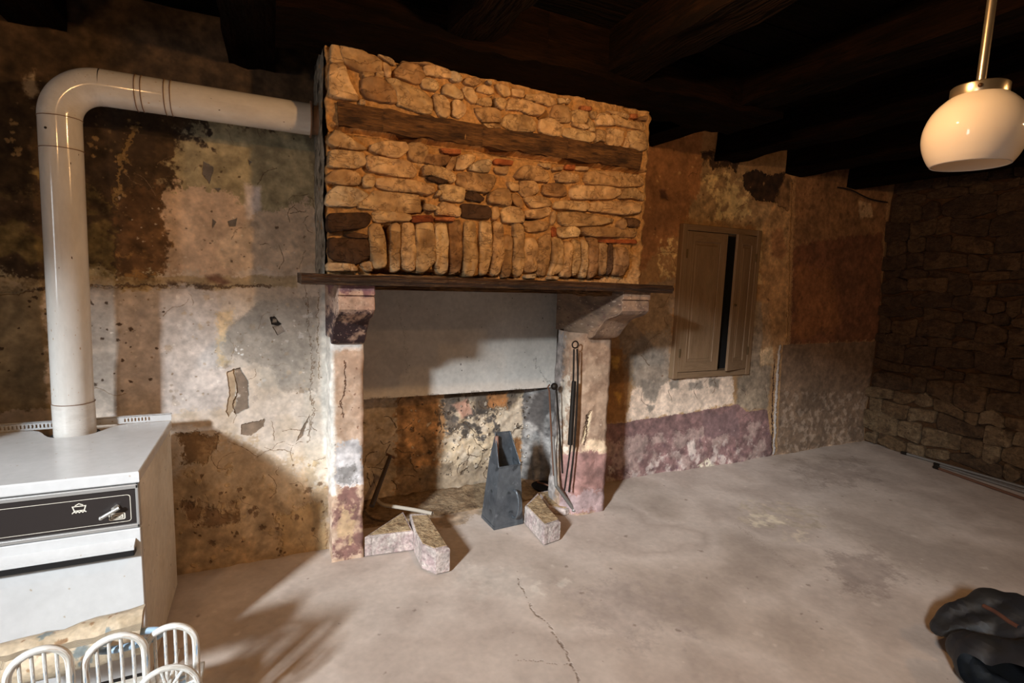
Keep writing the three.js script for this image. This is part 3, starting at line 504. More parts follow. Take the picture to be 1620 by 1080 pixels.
// ================================================================ THE FIREPLACE
const fire = thing('fireplace', 'old stone fireplace with rubble stone chimney breast, wooden shelf and two bracketed jambs', 'fireplace', [1.17, 0, -2.9]);
const ZF = -2.6;
const CROP = { A: [505, 60, 7.2], B: [670, 80, 7.2], C: [845, 120, 7.2], D: [505, 200, 7.2], E: [670, 220, 7.2], F: [845, 240, 7.2], G: [505, 310, 6.2308], H: [755, 320, 6] };
const STONELIST = `
A0 125 85 205 80 275 290 125 295|A0 120 315 290 320 330 490 440 690 410 715 110 670|A4 225 95 400 110 560 205 690 265 695 375 600 405 450 390 290 300|A1 640 170 800 240 855 300 845 340 740 270 650 200
A0 705 270 800 350 805 450 750 470 720 390|A0 480 415 620 410 610 460 500 475|A0 640 400 715 395 735 450 690 480 635 455|A4 500 480 640 465 700 490 860 600 875 690 850 750 700 735 530 700 485 600
A0 720 470 860 490 1160 620 1270 720 1260 860 1180 870 880 770 885 640|A4 850 400 950 300 1130 330 1190 440 1150 520 1080 530 860 450|A1 455 705 520 725 515 775 450 770|A5 860 230 1100 250 1290 310 1296 345 1130 315 950 290
B1 -25 330 60 325 140 360 165 420 130 468 -30 440|B5 0 190 130 180 300 250 310 330 150 310 0 290|B1 300 240 400 290 420 360 330 370 280 330|B4 470 330 620 320 640 380 560 420 440 380
B0 585 450 650 405 750 430 790 480 745 515 600 480|B1 690 365 750 370 760 405 710 395|B5 810 390 940 430 970 520 900 540 840 480|B5 980 450 1130 470 1120 550 1000 530|B0 1150 510 1290 510 1296 590 1150 570
B1 225 400 330 400 420 500 430 570 340 555 200 500|B1 430 430 540 440 600 540 580 610 520 600 440 530|B0 590 560 740 550 765 630 700 650 570 610|B0 100 510 200 530 270 610 285 740 240 770 155 730 115 640
B1 310 580 400 590 470 660 450 740 385 785 310 740 320 660|B4 570 670 760 660 850 700 870 820 780 820 660 820 600 740|B0 790 560 900 560 930 620 880 690 810 640|B0 960 560 1150 580 1296 640 1360 660 1340 720 1290 740 1190 740 1090 690 930 690
B0 900 790 960 740 1150 750 1230 810 1270 880 1220 935 1000 920 890 870|B5 660 840 840 850 870 900 700 890
C0 60 510 180 500 300 580 270 690 180 690 60 650 40 580|C4 210 350 330 350 390 420 390 535 250 535 170 460|C0 405 420 470 395 590 420 595 470 560 555 405 538|C1 405 550 560 570 600 610 520 620 420 580
C0 600 480 650 540 670 640 610 630 590 560|C1 310 600 480 620 660 650 680 710 620 760 450 740 300 690|C5 700 450 790 430 910 540 890 570 680 570 690 510|C0 610 415 690 430 660 510 620 460
C0 690 620 790 640 790 760 740 740 690 760|C0 820 610 1000 640 980 760 950 810 810 790|C0 1060 640 1240 660 1250 830 1180 860 1080 810 1050 720|C5 860 440 1060 530 1240 540 1240 640 1080 600 930 570
C0 800 400 950 420 1055 460 1040 500 950 480|C3 1065 445 1150 450 1145 500 1070 490|C4 1165 480 1255 465 1245 520 1180 510|C0 1000 790 1030 690 1060 790 1050 830 990 820|C5 0 220 140 230 230 330 150 360 60 320 0 320
C1 250 265 320 270 320 320 260 330|C1 340 270 400 280 380 330 330 320|C3 505 350 630 370 630 410 520 400
D0 200 45 300 120 540 260 420 275 160 235 90 180|D0 590 220 760 180 980 190 1000 270 880 370 680 320 580 280|D4 1010 200 1150 200 1230 260 1210 400 1150 420 1020 380|D0 130 280 480 310 540 420 420 480 110 470
D0 520 335 1020 410 1100 500 1060 590 850 570 560 510|D5 150 520 300 500 420 530 470 610 420 670 260 670 150 640 60 620|D0 480 600 540 550 640 600 600 700 500 690|D0 640 600 860 600 1100 630 1290 690 1320 740 1230 780 1110 755 800 740 640 690
D1 110 770 200 690 420 720 560 790 430 870 400 915 100 900 75 860|D0 440 890 580 800 620 745 900 770 1120 790 1150 980 1000 990 640 950 430 930
G2 95 180 480 170 490 250 440 310 100 360 85 290|G2 240 390 350 360 480 395 460 420 300 415|G2 95 425 300 430 470 430 490 600 400 640 360 665 110 620|G1 90 660 330 670 380 740 80 740|G4 400 670 500 640 520 740 440 745
G0 530 150 760 165 880 190 890 250 700 250 600 270 520 240|G3 920 200 1100 195 1115 260 900 262|G3 1120 215 1310 215 1300 255 1130 240|G1 1040 75 1190 120 1100 155 1020 140|G0 1200 60 1370 110 1375 205 1130 180
G0 480 300 600 280 645 480 650 690 520 715 495 540|G0 690 300 785 275 785 560 780 735 700 730 685 600|G1 800 280 925 280 945 560 930 720 880 735 800 700|G0 940 290 1110 270 1125 640 1020 745 945 740 940 560
G1 1120 290 1230 280 1255 430 1250 740 1200 765 1135 730|G4 1260 270 1380 240 1395 520 1370 740 1280 765 1280 600|G0 1410 260 1520 260 1540 640 1500 790 1400 770 1405 500
H0 5 190 112 205 120 480 85 675 5 680|H0 135 195 230 210 235 520 190 680 115 680 130 500|H4 240 330 315 330 312 560 290 700 215 705 230 480|H0 325 215 415 215 425 560 410 670 375 700 320 670 330 430
H0 430 350 520 350 550 420 535 650 430 655 415 540|H4 560 370 670 290 675 480 640 690 550 690 545 540|H0 685 335 790 360 790 560 760 660 650 695 690 560|H0 800 380 880 390 872 560 855 710 760 690 790 560
H0 888 360 950 380 955 560 920 680 873 690|H0 962 370 1020 370 1028 500 1010 715 945 700 965 560|H4 1034 340 1125 350 1115 560 1100 690 1022 720 1032 500|H4 1140 390 1210 400 1200 680 1150 680 1115 560
H2 1222 400 1268 410 1250 640 1204 690|H4 1280 430 1400 440 1420 600 1340 690 1255 680|H1 440 690 540 680 530 722 430 722|H1 650 702 750 702 750 732 650 732
E4 0 180 150 190 285 200 250 290 150 315 0 270|E3 170 110 400 130 400 180 240 180|E4 300 210 355 225 340 310 295 385 235 350|E0 380 210 480 190 575 200 570 250 500 310 450 350 350 345
E1 510 320 620 250 755 245 750 310 720 385 600 380 500 350|E3 790 235 1000 250 995 300 900 305 780 290|E0 790 330 940 315 935 410 800 385|E5 1030 420 1110 330 1170 310 1296 325 1370 370 1410 430 1400 490 1250 480 1040 450
E0 0 310 180 320 330 400 350 460 300 510 240 470 80 420 0 430|E2 30 440 180 440 260 490 200 515 60 480|E4 380 400 500 390 780 420 790 500 720 610 480 580 380 520|E1 170 530 300 530 450 570 430 720 200 690 190 600
E2 460 620 560 600 680 680 640 720 470 690|E4 740 640 840 570 940 580 980 690 960 770 860 740 730 720|E0 955 490 1060 510 1060 600 980 590 950 540|E0 1075 490 1250 490 1290 600 1200 655 1120 660 1080 610
E4 980 640 1050 620 1110 730 1100 800 1010 740|E0 1130 670 1290 650 1420 700 1440 760 1220 790|E2 430 740 560 750 720 770 750 850 720 905 430 900|E5 755 790 830 770 850 860 820 920 760 910
E0 870 830 950 770 1070 790 1120 860 1110 950 890 945|E0 1140 820 1300 800 1420 770 1420 860 1300 905 1140 890|E5 1130 950 1270 930 1420 960 1380 1040 1160 1060|E1 150 590 180 600 175 655 120 650
F5 230 265 330 235 480 270 490 350 250 350|F5 600 230 900 240 1180 270 1230 300 1225 400 960 400 760 380 590 380 560 330|F4 100 380 230 360 340 400 350 500 230 510 80 490|F0 390 450 470 385 560 400 760 395 980 430 980 480 870 540 640 540 420 540
F0 1010 430 1130 420 1230 500 1220 560 1100 530 950 540|F0 220 580 330 560 590 580 615 640 560 680 400 660 210 650|F0 640 580 900 570 1190 590 1190 690 1000 720 760 690 600 680|F0 250 690 500 695 640 720 900 770 880 800 690 840 290 850
F0 180 690 230 680 220 830 160 830|F0 940 790 1000 770 1025 840 990 890 920 870|F2 1040 760 1120 760 1185 800 1140 860 1040 850|F1 250 870 440 850 500 900 480 960 290 980 240 920|F3 180 870 230 860 230 970 180 975
F4 520 860 800 860 1130 880 1140 980 700 970 560 950|F3 330 160 445 155 440 210 320 210|F5 455 170 590 180 590 220 450 215|F4 180 190 300 180 300 215 190 225|F1 30 140 160 150 160 200 60 180|F3 730 1000 1140 1000 1160 1050 740 1040`;
const stoneOutlines = STONELIST.trim().split(/[|\n]/).map((s) => {
  const [k, ...n] = s.trim().split(/\s+/), [ox, oy, sc] = CROP[k[0]], o = [];
  for (let i = 0; i < n.length; i += 2) { const p = atZ(ox + n[i] / sc, oy + n[i + 1] / sc, ZF); o.push([p.x, p.y]); }
  return { tone: +k[1], o, soldier: 'GH'.includes(k[0]) };
});
const TIMBER = { top: [atZ(532, 164, ZF), atZ(1013, 240, ZF)], bot: [atZ(535, 204, ZF), atZ(1009, 272, ZF)] };
{
  const X0 = 0.25, X1 = 2.06, Y0 = 1.575, Y1 = 2.66;
  // the bedding mortar, pressed back in the open joints
  const holes = [['G', 520, 715, 660, 690, 700, 740, 800, 705, 1020, 750, 1130, 735, 1200, 770, 1400, 775, 1560, 800, 1620, 800, 1620, 815, 520, 760], ['H', 0, 690, 110, 680, 210, 710, 310, 680, 380, 710, 300, 720, 0, 715], ['H', 760, 700, 920, 680, 950, 705, 1100, 690, 1230, 735, 800, 725], ['C', 40, 430, 130, 420, 160, 480, 60, 500], ['F', 505, 880, 560, 955, 600, 970, 520, 980], ['E', 1130, 900, 1290, 905, 1280, 925, 1130, 925], ['G', 990, 60, 1040, 60, 1010, 170, 985, 170], ['G', 640, 290, 690, 300, 690, 600, 650, 690, 640, 480], ['E', 760, 955, 785, 965, 785, 1070, 760, 1070], ['B', 735, 550, 780, 550, 800, 640, 770, 660]].map(([k, ...n]) => { const [ox, oy, sc] = CROP[k], o = []; for (let i = 0; i < n.length; i += 2) { const p = atZ(ox + n[i] / sc, oy + n[i + 1] / sc, ZF); o.push([p.x, p.y]); } return o; });
  const inside = (poly, x, y) => { let c = false; for (let p = 0, q = poly.length - 1; p < poly.length; q = p++) if ((poly[p][1] > y) !== (poly[q][1] > y) && x < (poly[q][0] - poly[p][0]) * (y - poly[p][1]) / (poly[q][1] - poly[p][1]) + poly[p][0]) c = !c; return c; };
  const tb = (x) => TIMBER.bot[0].y + (TIMBER.bot[1].y - TIMBER.bot[0].y) * (x - TIMBER.bot[0].x) / (TIMBER.bot[1].x - TIMBER.bot[0].x);
  const g = strip([[X0, -3.18], [X0, ZF], [X1, ZF], [X1, -3.35]], Y0, Y1, 0.011, (u, y, x, z) => {
    let d = 0.002 + 0.009 * nz(4, u / 0.5, y / 0.5) + 0.006 * nz(5, u / 0.3, y / 0.3) - 0.016 * sstep(0.3, 0.6, nz(4, u / 0.45 + 0.4, y / 0.3));
    if (z > ZF - 0.001) { if (holes.some((h) => inside(h, x, y))) d -= 0.09; const t = tb(x) - y; if (t > -0.01 && t < 0.014) d -= 0.05; }
    return d;
  });
  const uv = g.attributes.uv; for (let i = 0; i < uv.count; i++) uv.setXY(i, uv.getX(i) / 0.7, uv.getY(i) / 0.7);
  const breast = mesh('chimney_breast', g, MORTAR, fire, 'ochre mortar bed of the chimney breast');
  stoneOutlines.forEach(({ tone, o, soldier }, k) => {
    const gg = stoneGeo(o, k + 1, (soldier ? 0.03 : 0.024) + 0.008 * ((k * 37) % 10) / 10, soldier ? 0.05 : 0.02);
    const s = mesh('stone', gg.translate(0, 0, ZF), STONES[tone][k % 3], fire); fire.remove(s); breast.add(s);
  });
  mesh('flue_core', box(X0 + 0.03, X1 - 0.03, 1.62, TOP, -3.7, ZF - 0.12), plain(0x1a1411, 1), fire);
  // grey cement dabbed where the stove pipe goes in
  const cem = new Paint(256, 512, 0, 0, 0.4, 1.1).base([0x8f8a80, 0xa8a296, 0x7c776c, 0xb4ac9e], 0.4, 0).spots(30, 3, [0, 0, 0.4, 1.1], 0x2a251f, 0.01, 0.05, { a: 0.8 }).grain(0.12, 0.004);
  const side = strip([[X0 - 0.012, -3.17], [X0 - 0.012, ZF - 0.012]], 1.58, 2.62, 0.02, (u, y) => 0.006 * nz(4, u / 0.4, y / 0.4), { x0: 0, x1: 0.56, y0: 1.58, y1: 2.65 });
  mesh('side_render', side, cem.material({ bump: 1.5 }), fire, 'grey cement render on the side of the chimney breast');
  // timber built into the stonework
  const [a, b] = TIMBER.top, [c, d] = TIMBER.bot, tg = new THREE.BoxGeometry(1, 1, 0.1, 60, 6, 3), tp = tg.attributes.position;
  for (let i = 0; i < tp.count; i++) { const s = tp.getX(i) + 0.5, v = tp.getY(i) + 0.5, x = (c.x + (a.x - c.x) * v) * (1 - s) + (d.x + (b.x - d.x) * v) * s, yb = c.y + (d.y - c.y) * s, yt = a.y + (b.y - a.y) * s; tp.setXYZ(i, x, yb + 0.012 + (yt - yb - 0.008) * v, ZF - 0.03 + tp.getZ(i)); }
  mesh('timber_lintel', uvBox(rough(tg, 0.008, 0.5, 0.2), 0.5), tinted(WOOD, 0xddccba, 0.95), fire, 'rough dark timber built into the stonework');
}
{ // shelf with a moulded front edge
  const s = new THREE.Shape(); const zf = 0, prof = [[0, 0], [0.36, 0], [0.362, 0.012], [0.372, 0.02], [0.372, 0.034], [0.36, 0.04], [0.36, 0.048], [0, 0.048]];
  prof.forEach(([x, y], i) => i ? s.lineTo(x, y) : s.moveTo(x, y));
  const L = 2.09, y0 = 1.535, g = new THREE.ExtrudeGeometry(s, { depth: L, bevelEnabled: false, steps: 30 }).rotateY(-Math.PI / 2);
  // after turning: profile x -> +z, depth -> -x
  g.translate(0.13 + L, y0, -2.84);
  const p = g.attributes.position; for (let i = 0; i < p.count; i++) p.setY(i, p.getY(i) + 0.004 * Math.sin((p.getX(i) - 0.1) * 1.6) + 0.003 * nz(0, p.getX(i) / 0.9, 0.3));
  g.computeVertexNormals(); mesh('mantel_shelf', uvBox(g, 0.8), SHELF, fire, 'dark worn wooden mantel shelf with moulded edge');
  mesh('shelf_batten', uvBox(box(0.5, 1.75, 1.508, 1.535, -2.86, -2.8), 0.8), tinted(WOOD, 0xe6cfae, 0.9), fire);
  mesh('shelf_batten', uvBox(rough(new THREE.BoxGeometry(0.26, 0.03, 0.03, 10, 2, 2).translate(1.74, 1.52, -2.62), 0.006, 0.3, 0.4), 0.8), tinted(WOOD, 0xffe8cc, 0.9), fire);
}
{ // jambs with scrolled brackets
  const jambPaint = (seed, marks) => {
    const T = new Paint(800, 1000, 0, 0, 1.0, 1.25).base(seed ? [0xbd9f88, 0xcbb09a, 0xb4977f, 0xd2bba6] : [0x9c836e, 0xaa907a, 0x947a66, 0xb29a84], 0.5, seed);  // right jamb darker: soot and the shelf's shade put into its colour
    T.spots(160, seed + 5, [0, 0, 1.0, 1.25], 0x9a7660, 0.003, 0.01, { a: 0.7, h: -0.002 }).spots(120, seed + 6, [0, 0, 1.0, 1.25], 0xdcc6b2, 0.003, 0.012, { a: 0.6, h: 0.001 });
    marks(T); return T.grain(0.06, 0.001).material({ bump: 1.2 });
  };
  const jl = strip([[0.288, -3.19], [0.288, -2.866], [0.456, -2.866], [0.456, -3.62]], -0.02, 1.25, 0.02, (u, y) => 0.006 * nz(4, u / 0.5, y / 0.5) + 0.004 * nz(5, u / 0.4, y / 0.4), { x0: 0, x1: 1.0, y0: 0, y1: 1.25 });
  const ml = jambPaint(1, (T) => {  // u: 0-0.174 left side, 0.174-0.342 front
    T.patch([[0.000, 0.35], [0.350, 0.38], [0.340, 1.25], [0.000, 1.25]], 0xe8e2d8, { e: 0.008 });  // left side whiter than the front
    T.patch([[0.350, 0.42], [0.490, 0.45], [0.495, 0.66], [0.410, 0.7], [0.340, 0.64]], 0xc8c4c4, { e: 0.03, soft: 0.01, mottle: 0.2 });
    T.patch([[0.370, 0.44], [0.450, 0.46], [0.440, 0.55], [0.370, 0.53]], 0x7f7b78, { e: 0.03, soft: 0.015, a: 0.8 });
    T.patch([[0.330, 0.02], [0.495, 0.02], [0.495, 0.42], [0.390, 0.43], [0.330, 0.3]], 0x7d5c54, { e: 0.03, eat: 0.38, es: 0.14 });
    T.patch([[0.350, 0.12], [0.430, 0.1], [0.450, 0.3], [0.370, 0.34]], 0xb49878, { e: 0.04, eat: 0.45, es: 0.14 });
    T.line([[0.400, 1.12], [0.400, 0.98], [0.380, 0.9], [0.390, 0.82]], 0.003, 0x7a5c48, { h: -0.006 });
    T.patch([[0.320, 1.18], [0.495, 1.19], [0.495, 1.25], [0.320, 1.25]], 0xe6e0d8, { e: 0.012 });
  });
  const jr = strip([[2.05, -3.3], [1.8, -3.12], [1.8, -2.96], [1.885, -2.886], [2.088, -2.886], [2.088, -3.35]], -0.02, 1.25, 0.02, (u, y, x) => 0.007 * nz(4, u / 0.5 + 0.3, y / 0.5) + 0.004 * nz(5, u / 0.4, y / 0.4) + (y < 0.46 ? 0.012 : 0), { x0: 0, x1: 1.0, y0: 0, y1: 1.25 });
  const mr = jambPaint(0, (T) => {  // u minus 0.35: side until 0.31, chamfer 0.31-0.42, front 0.42-0.63
    T.patch([[-0.050, 0], [0.398, 0], [0.428, 0.7], [0.408, 1.25], [-0.050, 1.25]], 0x8b8480, { e: 0.04, soft: 0.02, mottle: 0.35 });
    T.patch([[-0.050, 0.4], [0.258, 0.3], [0.318, 0.8], [-0.050, 0.88]], 0x57524f, { e: 0.06, eat: 0.4, soft: 0.02 });
    T.patch([[0.358, 0.45], [0.488, 0.4], [0.488, 1.0], [0.398, 0.9]], 0xd9d0c0, { e: 0.04, eat: 0.4, a: 0.8 });
    T.patch([[0.458, 0], [0.818, 0], [0.818, 0.44], [0.588, 0.46], [0.458, 0.42]], 0x947069, { e: 0.02, soft: 0.006, mottle: 0.2 });
    T.patch([[0.458, 0], [0.818, 0], [0.818, 0.16], [0.458, 0.14]], 0xa89494, { e: 0.05, soft: 0.02, a: 0.8 });
    T.patch([[0.578, 0.44], [0.818, 0.42], [0.798, 0.5], [0.658, 0.52]], 0xd8bea0, { e: 0.02 });
    T.patch([[0.588, 0.5], [0.628, 0.55], [0.648, 0.72], [0.618, 0.68]], 0xdcc8a4, { e: 0.01, h: -0.012 });
    T.line([[0.613, 0.5], [0.628, 0.58], [0.620, 0.7]], 0.006, 0x5c4434, { h: -0.01 });
  });
  for (const [g, m, x0, x1, sd] of [[jl, ml, 0.288, 0.456, 1], [jr, mr, 1.888, 2.088, 2]]) {
    const j = mesh('jamb', g, m, fire, sd === 1 ? 'weathered pink stone jamb with a whiter left side' : 'pink stone jamb with chamfered edge and mauve painted foot');
    const s = new THREE.Shape(); // bracket profile: x is forward (z), y is up
    s.moveTo(-3.3, 1.24); s.lineTo(-2.875, 1.222); s.bezierCurveTo(-2.8, 1.225, -2.78, 1.29, -2.7, 1.35); s.bezierCurveTo(-2.65, 1.385, -2.57, 1.385, -2.545, 1.41); s.lineTo(-2.53, 1.425); s.lineTo(-2.53, 1.478); s.lineTo(-2.54, 1.483); s.lineTo(-2.54, 1.49); s.lineTo(-2.522, 1.495); s.lineTo(-2.522, 1.536); s.lineTo(-3.3, 1.536); s.closePath();
    const cg = new THREE.ExtrudeGeometry(s, { depth: x1 - x0 - 0.01, bevelEnabled: true, bevelSize: 0.005, bevelThickness: 0.005, bevelSegments: 2, curveSegments: 10, steps: 6 }).rotateY(-Math.PI / 2).translate(x1 - 0.005, 0, 0);
    const p = cg.attributes.position; // depth ran to -x, shape x became +z
    for (let i = 0; i < p.count; i++) { const y = p.getY(i); p.setX(i, p.getX(i) + 0.003 * nz(2, y / 0.4, p.getZ(i) / 0.4)); }
    cg.computeVertexNormals();
    const T = new Paint(256, 512, 0, 1.18, 0.25, 1.56).base(sd === 1 ? [0xb08e7a, 0xc0a28e, 0xa08470] : [0x8a7260, 0x9c8068, 0x6e5a4c], 0.3, sd);  // right bracket darker: soot plus the shade under the shelf, painted in
    if (sd === 1) T.patch([[-0.02, 1.2], [0.27, 1.2], [0.27, 1.36], [0.12, 1.4], [-0.02, 1.42]], 0x3c2a2c, { e: 0.03, eat: 0.3, es: 0.1 }).patch([[0.02, 1.5], [0.2, 1.5], [0.2, 1.55], [0.02, 1.55]], 0x8a6468, { e: 0.02, eat: 0.35 });
    T.spots(90, 31, [0, 1.2, 0.25, 1.55], 0x6f4f48, 0.002, 0.008, { a: 0.7 }).spots(60, 32, [0, 1.2, 0.25, 1.55], 0xd8c0aa, 0.002, 0.008, { a: 0.6 }).grain(0.08, 0.001);
    const uv = []; const n = cg.attributes.normal; for (let i = 0; i < p.count; i++) uv.push((p.getX(i) - x0 + Math.abs(n.getX(i)) * p.getZ(i) * 0.3) / 0.25, (p.getY(i) - 1.18) / 0.38); cg.setAttribute('uv', new THREE.Float32BufferAttribute(uv, 2));
    const cm = T.material({ bump: 1.5, repeat: true }), co = mesh('corbel', cg, cm, fire, sd === 1 ? 'pinkish stone bracket with dark flaking stain' : 'scrolled stone bracket with soot and shelf shade put into its colour'); fire.remove(co); j.add(co);
  }
  // closing board, fire back, cheeks, hearth
  const B = new Paint(1000, 520, 0.45, 0.72, 2.02, 1.54).base([0xcfcac2, 0xd8d3cb, 0xd3cec6], 0.8, 0);
  const WB = (...a) => polyZ(-3.47, a);
  B.spots(26, 9, [0.6, 0.8, 1.9, 1.48], 0x55504a, 0.002, 0.008, { a: 0.8 });
  B.line(WB(845, 570, 862, 600, 878, 612), 0.003, 0x4c4742, { e: 0.03, a: 0.7 }); B.line(WB(628, 470, 640, 530, 646, 600), 0.002, 0xa09a90, { e: 0.02, a: 0.6 });
  B.patch(WB(570, 633, 900, 612, 900, 625, 570, 645), 0x4d443c, { e: 0.012, eat: 0.4, es: 0.08 });
  B.grain(0.03, 0.0006);
  const bg = box(0.457, 2.0, 0.762, 1.6, -3.485, -3.47), uvb = [], bp = bg.attributes.position; for (let i = 0; i < bp.count; i++) uvb.push((bp.getX(i) - 0.45) / 1.57, (bp.getY(i) - 0.72) / 0.82); bg.setAttribute('uv', new THREE.Float32BufferAttribute(uvb, 2));
  const pb = mesh('closing_panel', bg, B.material({ roughness: 0.8 }), fire, 'off white board closing the upper fireplace opening');
  const K = new Paint(1200, 720, 0.3, -0.05, 2.1, 1.05).base([0xc2b09a, 0xd0c0aa, 0xb8a488, 0xd8cab8], 0.6, 0), WK = (...a) => polyZ(-3.6, a);
  K.patch(WK(630, 600, 700, 600, 705, 690, 690, 780, 625, 790), 0xa8835c, { e: 0.05, soft: 0.02, mottle: 0.35 });  // ochre ground, also carrying the lamp-lit shade behind the left jamb
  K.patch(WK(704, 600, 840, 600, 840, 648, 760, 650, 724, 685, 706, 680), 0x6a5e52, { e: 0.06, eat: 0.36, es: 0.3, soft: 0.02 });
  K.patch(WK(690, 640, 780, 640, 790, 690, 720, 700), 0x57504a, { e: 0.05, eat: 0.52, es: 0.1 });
  K.patch(WK(716, 640, 740, 632, 748, 655, 730, 660), 0xc29a86, { e: 0.01 });
  K.patch(WK(770, 625, 800, 622, 802, 645, 775, 645), 0xb07a4c, { e: 0.02 });
  K.patch(WK(690, 700, 800, 690, 820, 760, 690, 770), 0xcfba9c, { e: 0.06, eat: 0.45, es: 0.1, soft: 0.02 });
  K.patch(WK(805, 700, 832, 690, 834, 740, 812, 750), 0x9a6a3e, { e: 0.03 });
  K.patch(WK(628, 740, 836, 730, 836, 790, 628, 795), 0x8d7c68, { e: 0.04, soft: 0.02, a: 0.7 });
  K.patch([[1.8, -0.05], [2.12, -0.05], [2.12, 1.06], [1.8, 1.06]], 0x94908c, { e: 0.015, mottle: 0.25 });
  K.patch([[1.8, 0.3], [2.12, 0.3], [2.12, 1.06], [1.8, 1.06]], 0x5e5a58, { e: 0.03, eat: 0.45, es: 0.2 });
  K.cracks(40, 321, [0.5, 0.1, 1.8, 0.75], 0x5a4a3a, 0.12, 0.003).spots(120, 15, [0.9, 0.1, 1.85, 0.75], 0x55483c, 0.004, 0.02, { a: 0.7, h: -0.006 }).spots(100, 16, [0.9, 0.1, 1.85, 0.75], 0xe6dccb, 0.004, 0.02, { a: 0.6, h: 0.005 }).grain(0.08, 0.002);
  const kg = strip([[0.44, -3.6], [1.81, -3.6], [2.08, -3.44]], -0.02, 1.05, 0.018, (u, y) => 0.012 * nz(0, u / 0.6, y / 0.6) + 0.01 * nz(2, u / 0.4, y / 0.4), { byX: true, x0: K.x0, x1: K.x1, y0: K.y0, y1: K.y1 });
  mesh('fire_back', kg, K.material({ bump: 1.5 }), fire, 'rough pale fire back with soot, orange stains and warm shade painted in at left');
  mesh('hearth_slab', uvBox(rough(new THREE.BoxGeometry(1.33, 0.03, 0.4, 30, 1, 10).translate(1.13, -0.005, -3.41), 0.006, 0.4, 0.6), 0.7), tinted(STONE, 0xb4aaa0), fire, 'flat stone hearth slab at the back of the fireplace');
}

